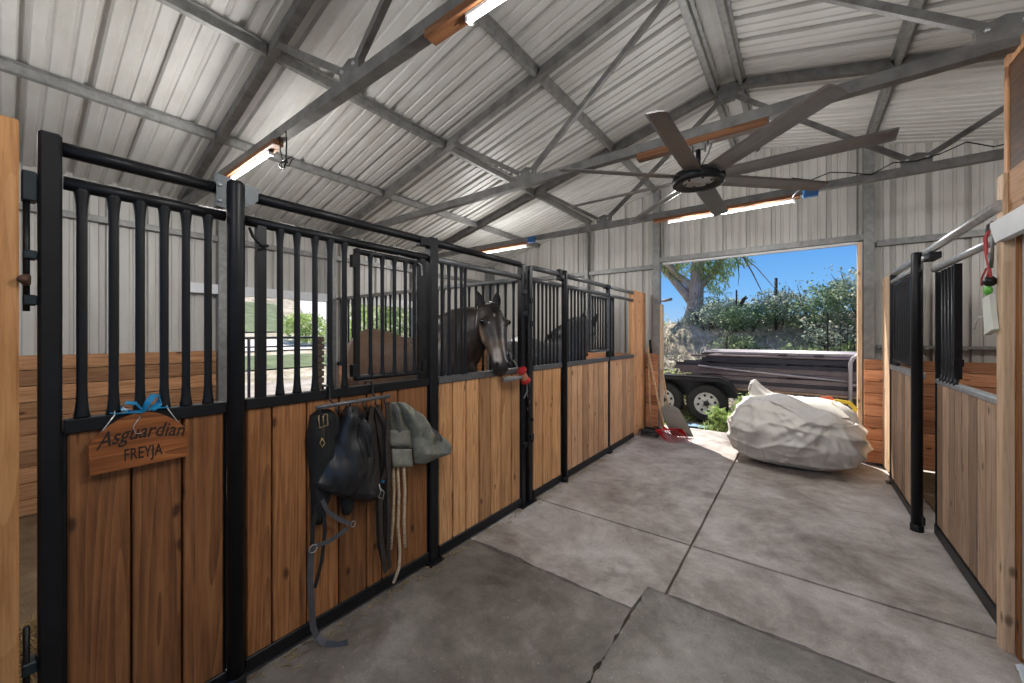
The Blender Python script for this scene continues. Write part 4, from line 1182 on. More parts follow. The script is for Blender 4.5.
mane_d = plain('black_mane_hair', (.010, .008, .008, 1), .5, 0, .4, 60)
OX, OY = -2.42, 2.45
wl_ = lambda x, y, z: (x-OX, y-OY, z)
horse('dark bay horse resting its head over the stall rail, ears up', (OX, OY, 0), 0.0,
      [(wl_(-2.74, 2.45, 1.33), .36, .18), (wl_(-2.60, 2.46, 1.45), .33, .165), (wl_(-2.50, 2.51, 1.56), .29, .145), (wl_(-2.43, 2.58, 1.65), .24, .12), (wl_(-2.38, 2.64, 1.71), .19, .10), (wl_(-2.34, 2.68, 1.76), .13, .085)],
      wl_(-2.255, 2.675, 1.83), wl_(-1.995, 2.515, 1.305), (.88, -.47, .0), bay, mane_d, tall=1.055, hw_=1.22)
horse('grey horse standing in the second stall behind the bars, neck raised', (-2.76, 5.28, 0), PI/2*.97,
      [((-.30, 0, 1.30), .38, .20), ((-.12, 0, 1.42), .36, .18), ((.05, 0, 1.53), .33, .16), ((.20, 0, 1.61), .29, .14), ((.34, 0, 1.65), .25, .12), ((.42, 0, 1.68), .20, .10)],
      (.47, .02, 1.76), (.56, .16, 1.24), (.9, .3, .2), grey, plain('grey_mane_hair', (.045, .045, .047, 1), .6), voxel=.022)

# ------------------------------------------------------------------- bulk bag
BC = V((-.085, 6.0, 0))
M['bagcloth'] = plain('white_woven_plastic', lin(206, 201, 193), .55, 0, .08, 5)
bag = thing('bulk_bag', BC, 'big slumped white woven bulk bag standing in the doorway', 'bag')
mb = MB(); NU, NV = 220, 100
vs = []
for j in range(NV+1):
    v = j/NV
    for i in range(NU):
        a = 2*PI*i/NU
        ph = -PI/2+PI*v
        cz, rz = math.sin(ph), math.cos(ph)
        r = abs(rz)**.55; z = (abs(cz)**.85)*(1 if cz > 0 else -1)
        ca, sa = math.cos(a), math.sin(a)
        sq = (abs(ca)**3.2+abs(sa)**3.2)**(-1/3.2)
        px, py = ca*sq*.665*r, sa*sq*.57*r
        hh = .40
        pz = hh+hh*z
        # lean: wide low, sagging to the right corner
        tz = pz/.8
        bul = 1.06-.10*(tz-.42)**2*2-(.16*max(0, tz-.6)/.4)
        px *= bul; py *= bul
        q = V((px*1.7, py*1.7, pz*1.9+1.0))
        n1 = noise.noise(q); n2 = noise.noise(q*2.1+V((3, 1, 7)))
        # folds running out from the two gathered corners at the top
        d = .035*n1+.010*n2-.05
        for kx, kz, wt in ((-.36, .88, 1.), (.40, .74, .8)):
            wx, wz = px-kx, pz-kz
            an = math.atan2(wz, wx); ln = math.hypot(wx, wz)
            g1 = 1-abs(noise.noise(V((an*2.1, ln*.9+kx*7, py*1.2+kz*3))))*2.6
            g2 = 1-abs(noise.noise(V((an*4.6, ln*1.8+kx*5, py*2.+kz*9))))*2.6
            d += wt*min(1, ln*2.2)*(.052*max(0, g1)**2+.026*max(0, g2)**2.5)
        cr = noise.noise(V((px*2.2+pz*1.1, py*2., pz*5.5+kx)))
        d += .03*max(0, 1-abs(cr)*3.)**2
        k_ = min(1, pz/.14)
        px += ca*d*k_; py += sa*d*k_
        if tz > .75: pz += .10*noise.noise(V((px*3.2, py*3.2, 2.2)))*min(1, (tz-.75)*5)+.05*(-px)
        vs.append(BC+V((px, py, max(pz, .004))))
fs = [(j*NU+i, j*NU+(i+1) % NU, (j+1)*NU+(i+1) % NU, (j+1)*NU+i) for j in range(NV) for i in range(NU)]
mb.add(vs, fs, True)
mb.build('bag_body', M['bagcloth'], bag)
def tuft(pts, name, n=22, amp=.3, seed=0.):
    m2 = MB(); vs = []
    for i, (c, rx, ry) in enumerate(pts):
        for k_ in range(n):
            a = 2*PI*k_/n
            f = 1+amp*noise.noise(V((math.cos(a)*2.2, math.sin(a)*2.2, i*.55+seed)))+amp*.5*math.sin(a*5+i*.6+seed)
            vs.append(V(c)+V((math.cos(a)*rx*f, math.sin(a)*ry*f, .02*noise.noise(V((a, i, seed))))))
    k2 = len(pts)
    m2.add(vs, [(i*n+j, i*n+(j+1) % n, (i+1)*n+(j+1) % n, (i+1)*n+j) for i in range(k2-1) for j in range(n)]+[tuple((k2-1)*n+j for j in range(n))], True)
    return m2.build(name, M['bagcloth'], bag)
tuft([((-.30, 6.0, .72), .24, .17), ((-.36, 6.0, .80), .17, .12), ((-.41, 6.0, .86), .11, .085), ((-.45, 5.99, .91), .075, .06), ((-.475, 5.985, .96), .055, .04), ((-.485, 5.98, .995), .035, .025), ((-.48, 5.98, 1.01), .012, .01)], 'bag_neck', seed=1.)
tuft([((.14, 5.98, .66), .34, .22), ((.12, 6.0, .755), .27, .17), ((.10, 6.02, .805), .20, .12), ((.08, 6.02, .822), .10, .06)], 'bag_fold', seed=5., amp=.22)
tuft([((.36, 6.0, .58), .20, .17), ((.37, 6.0, .69), .15, .12), ((.35, 6.0, .76), .09, .08), ((.33, 6.0, .79), .04, .03)], 'bag_fold', seed=9.)
M['yellow'] = plain('yellow_webbing', lin(214, 186, 62), .6, 0, .1, 12)
mb = MB(); mb.strap([(.28, 6.16, .74), (.36, 6.18, .79), (.48, 6.20, .775), (.535, 6.20, .71), (.51, 6.18, .63), (.44, 6.12, .60)], .05, .007, (0, 1, .5)); mb.build('lifting_loop', M['yellow'], bag)
mb = MB(); mb.strap([(.18, 6.2, .74), (.22, 6.22, .80), (.30, 6.22, .815), (.35, 6.2, .76)], .05, .007, (0, 1, .4)); mb.build('lifting_loop', plain('orange_webbing', lin(196, 92, 58), .6), bag)
mb = MB(); mb.strap([(-.52, 5.96, .80), (-.545, 5.96, .88), (-.53, 5.96, .95), (-.49, 5.97, .985)], .035, .006, (1, .3, 0)); mb.build('lifting_loop', M['bagcloth'], bag)
mb = MB(); mb.strap([(.30, 5.92, .80), (.34, 5.90, .76), (.35, 5.88, .70), (.32, 5.86, .66)], .016, .005, (0, -1, .3)); mb.build('tie_strap', plain('cream_tie', lin(226, 206, 170), .6), bag)

# ---------------------------------------------------- tools in the far left corner
M['handle'] = plain('worn_wood_handle', lin(196, 160, 122), .6, 0, .2, 20)
t = thing('manure_fork', (-1.62, 6.25, 0), 'red plastic manure fork with a wooden handle, leaning in the corner by the doorway', 'fork')
mb = MB(); mb.tube([(-1.97, 6.34, 1.28), (-1.72, 6.26, .15)], .018, 10); mb.build('handle', M['handle'], t)
mb = MB()
c0 = V((-1.72, 6.26, .15)); dv = V((.55, -.45, -.16)).normalized(); sv = V((.63, .77, 0)).normalized()
mb.tube([c0, c0+dv*.08], .02, 8)
mb.tube([c0+dv*.08-sv*.19, c0+dv*.08+sv*.19], .014, 8)
for i in range(10):
    b = c0+dv*.08+sv*(-.19+.38*i/9)
    mb.tube([b, b+dv*.17+V((0, 0, -.035)), b+dv*.34+V((0, 0, -.035))], [.008, .006, .003], 6)
for q in (-1, 1):
    mb.prism([c0+dv*.08+sv*(q*.19), c0+dv*.34+sv*(q*.19)+V((0, 0, -.03)), c0+dv*.2+sv*(q*.19)+V((0, 0, .05))], sv*.008)
mb.build('fork_head', M['red'], t)
t = thing('shovel', (-1.78, 6.42, 0), 'flat grey scoop shovel leaning on the doorway jamb', 'shovel')
mb = MB(); mb.tube([(-1.79, 6.455, 1.05), (-1.70, 6.43, .48)], .015, 10); mb.build('handle', M['handle'], t)
mb = MB(); mb.loft([((-1.70, 6.43, .49), (.03, .02, 0), (.0, .01, .01)), ((-1.67, 6.43, .42), (.13, .06, 0), (.006, .012, 0)), ((-1.56, 6.42, .2), (.15, .07, 0), (.006, .012, 0)), ((-1.46, 6.40, .02), (.14, .06, 0), (.004, .008, 0))], 14); mb.build('blade', plain('grey_aluminium', lin(122, 114, 104), .5, .4), t)
t = thing('push_broom', (-1.93, 6.42, 0), 'broom with a pale handle and a black head in the far left corner', 'broom')
mb = MB(); mb.tube([(-2.0, 6.40, 1.40), (-1.93, 6.30, .11)], .014, 10); mb.build('handle', M['handle'], t)
mb = MB(); mb.box(-2.02, 6.26, .06, -1.80, 6.33, .11, bev=.01); mb.build('broom_head', M['black'], t)
mb = MB()
for i in range(60): mb.tube([(-2.015+.21*(i % 20)/19, 6.27+.025*(i//20), .065), (-2.02+.23*(i % 20)/19, 6.26+.03*(i//20), .0)], .004, 5)
mb.build('bristles', plain('dark_bristles', lin(44, 40, 38), .8), t)
t = thing('leaf_rake', (-1.95, 6.50, 0), 'thin rake with a black grip and a red handle, tallest of the tools', 'rake')
mb = MB(); mb.tube([(-1.965, 6.45, 1.18), (-1.885, 6.44, .12)], .014, 10); mb.build('handle', plain('red_painted_handle', lin(150, 50, 38), .55), t)
mb = MB(); mb.tube([(-1.985, 6.452, 1.52), (-1.965, 6.45, 1.17)], .018, 10); mb.ball((-1.975, 6.44, 1.16), .028, 8); mb.build('grip', M['black'], t)
mb = MB()
for i in range(9): mb.tube([(-1.885, 6.44, .13), (-1.90+.02*i-.04, 6.42-.01*abs(i-4), .05), (-1.92+.028*i-.06, 6.36, .006)], .004, 5)
mb.build('tines', M['black'], t)
t = thing('hose_coil', (-1.90, 6.2, 0), 'small dark coil of hose on the floor beside the red fork', 'hose')
mb = MB()
mb.tube([(-1.90+(.13+.012*math.sin(i*.7))*math.cos(i*.42), 6.12+(.085+.01*math.cos(i*.9))*math.sin(i*.42), .014+.0022*i) for i in range(46)], .011, 8); mb.build('hose', plain('dark_hose', lin(50, 52, 50), .5), t)
mb = MB(); mb.lathe((-1.775, 6.2, .11), (.9, -.2, .3), [(.013, 0), (.016, .02), (.012, .06)], 10); mb.build('nozzle', M['dull_galv'], t)

# --------------------------------------------- things hanging at the right post
t = thing('red_lead_rope', (.80, 3.15, 2.1), 'thin red rope tied to the bright pipe end by the right post', 'rope')
mb = MB()
for o_ in (-.012, .012): mb.tube([(.815, 3.20+o_, 2.16), (.80, 3.19+o_, 2.12), (.80, 3.17+o_*.6, 2.02), (.805, 3.15+o_*.4, 1.95), (.80, 3.14+o_*2, 1.90)], .0055, 8)
mb.tube([(.80, 3.17, 1.96), (.79, 3.20, 1.91), (.795, 3.22, 1.87)], .005, 6); mb.build('rope', plain('red_cord', lin(168, 58, 58), .7), t)
mb = MB(); mb.ball((.805, 3.145, 1.885), .035, 8, sc=(.8, 1, .8)); mb.build('knob', M['black'], t)
t = thing('steel_hook', (.83, 3.14, 2.1), 'loop-shaped steel hook at the end of the lower bright pipe', 'hook')
mb = MB(); mb.tube([(.82, 3.16, 2.05), (.80, 3.14, 2.02), (.80, 3.11, 1.95), (.81, 3.12, 2.15), (.815, 3.16, 2.20), (.815, 3.21, 2.20), (.815, 3.23, 2.15)], .007, 8); mb.build('hook_wire', M['dull_galv'], t)
t = thing('feed_bag', (.80, 3.15, 1.62), 'white paper bag hanging with a green clip beside the right post', 'bag')
mb = MB(); A = [(.80, 3.235, 1.80), (.80, 3.135, 1.815), (.80, 3.085, 1.63), (.80, 3.205, 1.60)]
mb.prism(A, (.02, 0, 0)); mb.prism([(.797, 3.20, 1.60), (.797, 3.10, 1.625), (.797, 3.10, 1.64), (.797, 3.20, 1.617)], (.026, 0, 0)); mb.build('paper_body', plain('white_paper', lin(206, 208, 198), .7, 0, .1, 8), t)
mb = MB(); mb.ball((.803, 3.165, 1.84), .033, 7, sc=(.5, 1, .9)); mb.build('clip', plain('green_clip', lin(92, 170, 60), .5), t)
mb = MB(); mb.tube([(.80, 3.235, 1.70), (.80, 3.28, 1.70), (.80, 3.33, 1.675), (.80, 3.36, 1.63)], .003, 6); mb.build('tie_string', M['whitepaint'], t)
# crumpled sheet by the white wall
mb = MB(); n = 10
mb.add([(.80+.06*i/n+.003*j, 2.70+.24*j/n, .012+.03*abs(noise.noise(V((i*.5, j*.5, 3))))+.02*(i/n)) for i in range(n+1) for j in range(n+1)], [(i*(n+1)+j, (i+1)*(n+1)+j, (i+1)*(n+1)+j+1, i*(n+1)+j+1) for i in range(n) for j in range(n)], True)
lab(mb.build('plastic_sheet', plain('pale_plastic', lin(196, 206, 214), .4), loc=(.83, 2.82, 0)), 'scrap of pale plastic on the floor at the foot of the right post', 'scrap')
# straw along the foot of the stall fronts
mb = MB(); rnd = random.Random(2)
for i in range(420):
    y = rnd.uniform(.3, 5.8); x = -2.055+abs(rnd.gauss(0, .045)); a = rnd.uniform(0, PI); l = rnd.uniform(.008, .028)
    mb.strap([(x-l*math.cos(a), y-l*math.sin(a), .003), (x+l*math.cos(a), y+l*math.sin(a), .004+rnd.random()*.004)], .0028, .0014, (0, 0, 1))
for i in range(1500):
    x = rnd.uniform(-3.4, -2.16); y = rnd.uniform(-.5, .5); a = rnd.uniform(0, PI); l = rnd.uniform(.02, .07)
    mb.strap([(x-l*math.cos(a), y-l*math.sin(a), .01+rnd.random()*.05), (x+l*math.cos(a), y+l*math.sin(a), .01+rnd.random()*.05)], .004, .002, (0, 0, 1))
stuff(mb.build('straw', M['straw']), 'loose straw along the foot of the left stall fronts', 'straw')
mb = MB(); mb.box(-5.42, 3.06, 0, -5.36, 3.22, 1.27, bev=.005)
lab(mb.build('white_board', M['whitepaint'], loc=(-5.39, 3.14, 0)), 'upright white board at the back end of the barred partition', 'board')

# -------------------------------------------------------- trailer outside the door
M['tyre'] = plain('black_rubber', (.022, .022, .022, 1), .8, 0, .3, 20)
M['wheelwhite'] = plain('white_wheel_paint', lin(206, 204, 200), .4, 0, .1, 10)
M['trailer'] = plain('black_trailer_paint', (.02, .019, .02, 1), .35, .1, .3, 10)
t = thing('utility_trailer', (.3, 8.4, 0), 'black tandem-axle flatbed trailer parked outside the doorway', 'trailer')
for x in (-2.13, -1.37, ):
    w = MB(); c = (x, 7.82, .345)
    w.lathe(c, (0, -1, 0), [(.20, -.09), (.30, -.10), (.335, -.085), (.345, -.05), (.345, .05), (.335, .085), (.30, .10), (.205, .09)], 40)
    for i in range(40):
        a = 2*PI*i/40; w.box(x+.338*math.cos(a)-.012, 7.76, .345+.338*math.sin(a)-.012, x+.338*math.cos(a)+.012, 7.88, .345+.338*math.sin(a)+.012)
    wh = w.build('wheel', M['tyre'], t)
    w = MB(); w.lathe(c, (0, -1, 0), [(.205, .088), (.198, .095), (.185, .075), (.175, .05), (.12, .045), (.075, .07), (.05, .075), (.0001, .075)], 40); rim = w.build('rim', M['wheelwhite'], wh)
    w = MB()
    for i in range(8):
        a = 2*PI*i/8+.2; w.lathe((x+.145*math.cos(a), 7.82-.0465, .345+.145*math.sin(a)), (0, -1, 0), [(.0001, .003), (.024, .003), (.024, -.002)], 12)
    w.build('rim_hole', M['tyre'], wh)
    w = MB(); w.lathe((x, 7.745, .345), (0, -1, 0), [(.052, 0), (.045, .03), (.03, .045), (.0001, .048)], 20)
    for i in range(5):
        a = 2*PI*i/5; w.lathe((x+.07*math.cos(a), 7.752, .345+.07*math.sin(a)), (0, -1, 0), [(.011, 0), (.010, .022), (.0001, .024)], 8)
    w.build('hub_cap', M['trailer'], wh)
mb = MB()
prof = [(-2.75, .60), (-2.55, .80), (-2.40, .835), (-1.16, .835), (-1.03, .78), (-.82, .50)]
for (a, za_), (b, zb_) in zip(prof, prof[1:]): mb.prism([(a, 7.66, za_), (b, 7.66, zb_), (b, 7.66, zb_-.014), (a, 7.66, za_-.014)], (0, .32, 0))
mb.prism([(x, 7.66, z) for x, z in prof]+[(x+(.02 if x > -1.5 else 0), 7.66, z-.07) for x, z in prof[::-1]], (0, .012, 0))
mb.prism([(x, 7.985, z) for x, z in prof]+[(-.82, 7.985, .45), (-2.75, 7.985, .45)], (0, .01, 0))
mb.build('fender', M['trailer'], t)
mb = MB(); mb.box(-4.5, 8.0, .46, 3.6, 8.09, .60, bev=.006); mb.box(-4.5, 9.45, .46, 3.6, 9.54, .60, bev=.006)
for i in range(14): mb.box(-4.4+.6*i, 8.05, .48, -4.32+.6*i, 9.5, .56)
mb.build('frame', M['trailer'], t)
mb = MB()
for i in range(9): mb.box(-4.5, 8.02+.166*i, .60, 3.6, 8.18+.166*i, .635)
mb.build('deck', M['greywood'], t)
for x in (-2.13, -1.37):
    mb = MB(); mb.tube([(x, 7.9, .345), (x, 9.6, .345)], .035, 10); mb.build('axle', M['trailer'], t)
mb = MB(); mb.tube([(3.0, 8.2, .05), (3.0, 8.2, .5)], .04, 8); mb.box(2.93, 8.13, -.035, 3.07, 8.27, .06); mb.build('support_leg', M['trailer'], t)
mb = MB(); mb.lathe((-.86, 7.75, .50), (1, 0, 0), [(.0001, .02), (.035, .02), (.04, 0)], 12); mb.build('tail_lamp', M['red'], t)
# its load: long steel corral rails in layers, with spacer blocks
M['railpaint'] = plain('brown_purple_rail_paint', lin(112, 100, 102), .42, .25, .3, 4)
M['railpale'] = plain('pale_rail_paint', lin(172, 164, 166), .42, .25, .2, 4)
M['raildark'] = plain('dark_rail_paint', lin(44, 42, 50), .42, .25, .3, 4)
rnd = random.Random(8)
z = .64
layers = [(.075, -1.6, 'railpaint'), (.06, -1.75, 'raildark'), (.075, -1.85, 'railpaint'), (.06, -1.9, 'railpaint'), (.08, -1.95, 'railpaint'), (.07, -1.85, 'raildark'), (.085, -1.5, 'raildark'), (.05, -1.55, 'railpaint'), (.045, -1.4, 'railpale')]
for li, (h, x0, mm) in enumerate(layers):
    for r in range(5):
        y = 8.06+.27*r+rnd.uniform(-.03, .03)
        xa = x0+rnd.uniform(-.15, .15); xb = 3.3+rnd.uniform(-.3, .3); dy = rnd.uniform(-.05, .05)
        mb = MB()
        zz = z+h/2
        if h > .05:
            mb.obox((xa, y, zz), (xb, y+dy, zz), .055, h-.006)
        else:
            mb.tube([(xa, y, zz), (xb, y+dy, zz)], h/2-.002, 10)
        mb.build('steel_rail', M[mm], None, (xa, y, zz)) if False else lab(mb.build('steel_rail', M[mm], None, (xa, y, zz)),
            ['purple-brown', 'dark', 'pale grey'][['railpaint', 'raildark', 'railpale'].index(mm)]+' long steel rail stacked on the trailer behind the bag', 'rail',
            ['purple-brown', 'dark', 'pale grey'][['railpaint', 'raildark', 'railpale'].index(mm)]+' rails loaded on the trailer')
    z += h
    if li in (2, 5, 7):
        for x in (-1.45, -.25, .25, 2.2):
            mb = MB(); mb.box(x-.06, 8.02, z, x+.06, 9.25, z+.022); 
            lab(mb.build('spacer_strip', M['raildark'], None, (x, 8.6, z)), 'dark spacer strip between the rails loaded on the trailer', 'strip', 'spacer strips in the trailer load')
        z += .022
mb = MB(); mb.tube([(-1.55, 7.985, 1.02), (-.9, 7.98, .965), (.6, 7.985, .87)], .018, 8)
lab(mb.build('steel_rod', M['railpale'], None, (-.5, 7.98, .95)), 'thin pale rod lying slantwise against the side of the trailer load', 'rod')
mb = MB(); mb.tube([(.63, 7.96, .46), (.63, 7.96, 1.16), (.66, 7.96, 1.24), (.73, 7.96, 1.295), (.84, 7.96, 1.30), (1.5, 7.96, 1.30), (1.6, 7.96, 1.26), (1.62, 7.96, 1.18), (1.62, 7.96, .46)], .027, 12)
mb.tube([(.63, 7.96, .82), (1.62, 7.96, .82)], .02, 10)
lab(mb.build('side_rack', M['railpale'], None, (1.1, 7.96, .5)), 'grey tube hoop rack standing at the right of the trailer load', 'rack')

# ---------------------------------------------------------------------- greenery
def foliage(name, blobs, n, size, mat, parent=None, seed=1, droop=0., ww=.45, loc=None):
    """leaf blades scattered in ellipsoids; blobs = (centre, rx, ry, rz)"""
    rnd = random.Random(seed); mb = MB()
    tot = sum(b[1]*b[2]*b[3] for b in blobs)
    for c, rx, ry, rz in blobs:
        for _ in range(max(8, int(n*rx*ry*rz/tot))):
            while True:
                p = V((rnd.uniform(-1, 1), rnd.uniform(-1, 1), rnd.uniform(-1, 1)))
                if .12 < p.length < 1: break
            p = p*(p.length**-.35)
            if noise.noise(V(c)*3+p*2.1) < -.12: continue
            q = V((c[0]+p.x*rx, c[1]+p.y*ry, c[2]+p.z*rz))
            d = V((rnd.gauss(0, 1), rnd.gauss(0, 1), rnd.gauss(.25, .8)-droop)).normalized()
            s = d.cross(V((rnd.gauss(0, 1), rnd.gauss(0, 1), rnd.gauss(0, 1)))).normalized()
            l = size*rnd.uniform(.6, 1.35)
            mb.add([q, q+d*l*.5+s*l*ww*.5, q+d*l, q+d*l*.5-s*l*ww*.5], [(0, 1, 2, 3)])
    return mb.build(name, mat, parent, loc, recalc=False)
G = {'green': leafmat('green_leaves', lin(128, 150, 104), lin(194, 206, 158)),
     'bright': leafmat('bright_leaves', lin(142, 170, 96), lin(206, 218, 152)),
     'grey': leafmat('grey_green_leaves', lin(154, 166, 140), lin(220, 224, 202)),
     'deep': leafmat('deep_green_leaves', lin(110, 138, 102), lin(176, 192, 150)),
     'dry': leafmat('dry_brush', lin(188, 178, 156), lin(240, 232, 214)),
     'gum': leafmat('gum_leaves', lin(138, 164, 98), lin(204, 212, 148))}
M['bark'] = wood('gum_tree_bark', lin(128, 112, 100), lin(182, 166, 152), lin(212, 198, 186), ringy=.6, knots=True, scale=.6)
M['twig'] = plain('dark_twig', lin(70, 58, 48), .85, 0, .25)
def bush(label, x, y, r, h, mat, n, size, seed, stems=7, cat='bush'):
    z = land(x, y)
    t = thing('bush', (x, y, z), label, cat, 'bushes on the bank')
    rnd = random.Random(seed)
    blobs = [((x+rnd.uniform(-.5, .5)*r, y+rnd.uniform(-.5, .5)*r, z+h*rnd.uniform(.3, .72)), r*rnd.uniform(.42, .68), r*rnd.uniform(.42, .68), h*rnd.uniform(.24, .34)) for _ in range(8)]
    blobs.append(((x, y, z+h*.42), r*.85, r*.8, h*.40))
    # upright shoots so that the outline is ragged
    for _ in range(9):
        a = rnd.uniform(0, 2*PI); q = rnd.uniform(.1, .85)*r
        blobs.append(((x+q*math.cos(a), y+q*math.sin(a), z+h*rnd.uniform(.72, .98)), .05+.05*r, .05+.05*r, h*rnd.uniform(.12, .22)))
    foliage('foliage', blobs, n, size, G[mat], t, seed)
    mb = MB()
    for _ in range(stems):
        a = rnd.uniform(0, 2*PI)
        mb.tube([(x+.08*math.cos(a), y+.08*math.sin(a), z-.05), (x+.4*r*math.cos(a), y+.4*r*math.sin(a), z+.5*h), (x+.7*r*math.cos(a+.3), y+.7*r*math.sin(a+.3), z+.88*h)], [.016, .012, .004], 5)
    mb.build('stem', M['twig'], t)
    return t
# (x, y) on the bank; the label says where each can be found
bush('light green weeds growing low behind the left end of the trailer', -2.55, 9.4, .75, 0.76, 'bright', 2600, .09, 21)
bush('grey-green bush at the foot of the big tree', -2.1, 12.1, .75, 0.68, 'grey', 2400, .085, 22)
bush('dark green bush on the bank right of the tree trunk', -1.1, 12.0, .85, 0.75, 'deep', 3600, .085, 23)
bush('pale dry brush on the bank left above the trailer wheels', -2.7, 10.6, .9, 0.40, 'dry', 2600, .08, 24)
bush('grey-green bush beside the bent dry stick on the bank', -.35, 12.2, .8, 0.91, 'grey', 3200, .085, 25)
bush('tall dark green bush in the middle of the bank', .35, 12.0, .85, 1.25, 'deep', 4200, .085, 26)
bush('tallest grey-green bush on the right of the bank', 1.25, 11.9, .95, 1.49, 'grey', 5200, .085, 27)
bush('deep green bush at the right jamb of the doorway', 2.1, 11.6, .95, 1.53, 'deep', 5200, .085, 28)
bush('dry pale brush in the middle of the bank above the load', -.7, 10.9, .8, 0.43, 'dry', 2600, .07, 29)
bush('light green weed bush standing before the wire fence', .95, 10.5, .75, 0.76, 'bright', 3600, .08, 30)
bush('green weed bush over the middle of the trailer load', .1, 10.8, .7, 0.61, 'green', 3200, .08, 31)
bush('dark green weeds close behind the right of the trailer load', 1.7, 10.6, .7, 0.79, 'green', 3000, .08, 32)
bush('dry brush under the leaning limb, left edge of the doorway', -3.7, 11.4, .9, 0.58, 'dry', 2600, .08, 33)
bush('leafy sapling top rising beside the right jamb', 1.95, 10.9, .38, 2.12, 'bright', 1500, .085, 34)
bush('low grey brush on the crest behind the tall bushes', -1.8, 13.2, 1.0, 0.65, 'grey', 2600, .09, 35)
bush('scrub on the crest left of the tree', -4.4, 13.0, 1.1, 0.65, 'grey', 2600, .09, 36)
for i, (x, y, r, h, m_, l) in enumerate(((-3.3, 10.1, .55, .5, 'grey', 'low grey tuft on the slope at the left edge of the doorway'), (-1.7, 10.5, .6, .6, 'grey', 'grey-green tuft on the slope above the trailer wheels'),
        (-1.25, 11.1, .6, .6, 'green', 'green tuft below the dark bush right of the tree'), (-.2, 10.4, .5, .55, 'green', 'green tuft just above the middle of the load'),
        (.6, 11.2, .7, .8, 'grey', 'grey-green bush halfway up the slope, left of the wire fence'), (1.4, 11.1, .7, .95, 'deep', 'deep green bush halfway up the slope behind the wire fence'), (2.3, 10.9, .6, .9, 'green', 'green bush on the slope at the far right of the doorway'), (-2.0, 9.7, .5, .5, 'dry', 'dry tuft at the foot of the slope behind the trailer'))):
    bush(l, x, y, r, h, m_, 1700, .075, 80+i)
# big gum tree
bx, by = -2.78, 13.0; bz = land(bx, by)
t = thing('gum_tree', (bx, by, bz), 'large gum tree with a thick forked trunk on the bank', 'tree')
mb = MB()
def limb(pts, rs): mb.tube(pts, rs, 12)
A = lambda px, py, Y=13.0: onY(px, py, Y)
limb([A(694, 338), A(694, 322), A(695, 308), A(696, 296), A(697, 280), A(698, 262), A(700, 240), A(706, 205)], [.40, .34, .25, .22, .20, .19, .17, .13])
limb([A(694, 304), A(686, 294), A(677, 284), A(668, 273), A(660, 266), A(640, 245)], [.17, .14, .12, .11, .10, .08])
limb([A(695, 292), A(688, 283), A(677, 275), A(668, 264, 12.7), A(655, 250, 12.4)], [.13, .11, .10, .09, .07])
limb([A(695, 290), A(704, 283), A(712, 274), A(719, 265), A(730, 250)], [.15, .11, .09, .07, .05])
limb([A(703, 225), A(725, 240), A(742, 255), A(752, 272), A(760, 288), A(764, 297)], [.08, .035, .025, .018, .012, .005])
limb([A(742, 256), A(757, 268), A(770, 283), A(776, 290)], [.022, .015, .01, .005])
limb([A(728, 242), A(738, 262), A(739, 276), A(738, 286)], [.03, .018, .012, .005])
limb([A(672, 299), A(664, 301), A(655, 300)], [.05, .04, .03])
mb.build('trunk', M['bark'], t)
bl = []
rnd = random.Random(5)
for px, py, r, h in ((672, 256, .5, .5), (678, 268, .35, .4), (668, 262, .4, .4), (706, 262, .45, .5), (716, 272, .3, .6), (722, 284, .22, .6), (708, 274, .22, .5), (711, 293, .14, .5), (724, 262, .35, .45), (695, 240, 1.2, .6), (660, 235, 1.2, .8), (728, 238, 1.0, .6), (744, 255, .3, .35), (735, 256, .3, .3), (700, 200, 2.2, 1.2), (740, 205, 1.6, 1.), (650, 205, 1.8, 1.2), (710, 160, 2., 1.2)):
    c = A(px, py); bl.append((tuple(c), r, r*.8, h))
foliage('foliage', bl[:9]+bl[12:14], 4200, .17, G['gum'], t, 6, droop=1.6, ww=.2)
foliage('crown', bl[9:12]+bl[14:], 5200, .22, G['gum'], t, 7, droop=1.2, ww=.25)
# dead sticks and fence on the bank
for pts, r, l in (([(726.5, 352), (726.5, 336)], .025, 'short dark metal stake above the load on the trailer'), ([(776, 312), (776, 278)], .035, 'tall thin bare pole standing among the bushes'), ([(736.5, 318), (736.5, 290)], .02, 'thin bare stick left of the bent dead branch'), ([(737, 315), (740, 306), (744, 299), (747, 297)], .045, 'bent dead branch stub against the sky on the bank')):
    P = [onY(x, y, 12.0 if y < 330 and len(pts) != 1 else 10.2) for x, y in pts]
    P0 = V((P[0].x, P[0].y, min(P[0].z, land(P[0].x, P[0].y)-.05)))
    mb = MB(); mb.tube([P0]+P, r, 8)
    lab(mb.build('bare_stick', M['twig'], None, P0), l, 'stick')
t = thing('wire_fence', (1.6, 10.15, land(1.6, 10.15)), 'square-mesh wire fence behind the right end of the trailer load', 'fence')
for x in (.45, 2.6):
    z0 = land(x, 10.15); mb = MB(); mb.box(x-.015, 10.135, z0-.1, x+.015, 10.165, 2.05); mb.build('fence_post', M['twig'], t)
mb = MB()
for i in range(22): mb.tube([(.45+.1024*i, 10.15, .5), (.45+.1024*i, 10.15, 2.05)], .005, 4)
for i in range(15): mb.tube([(.45, 10.15, .62+.1*i), (2.6, 10.15, .62+.1*i)], .005, 4)
mb.build('wire_mesh', M['raildark'], t)

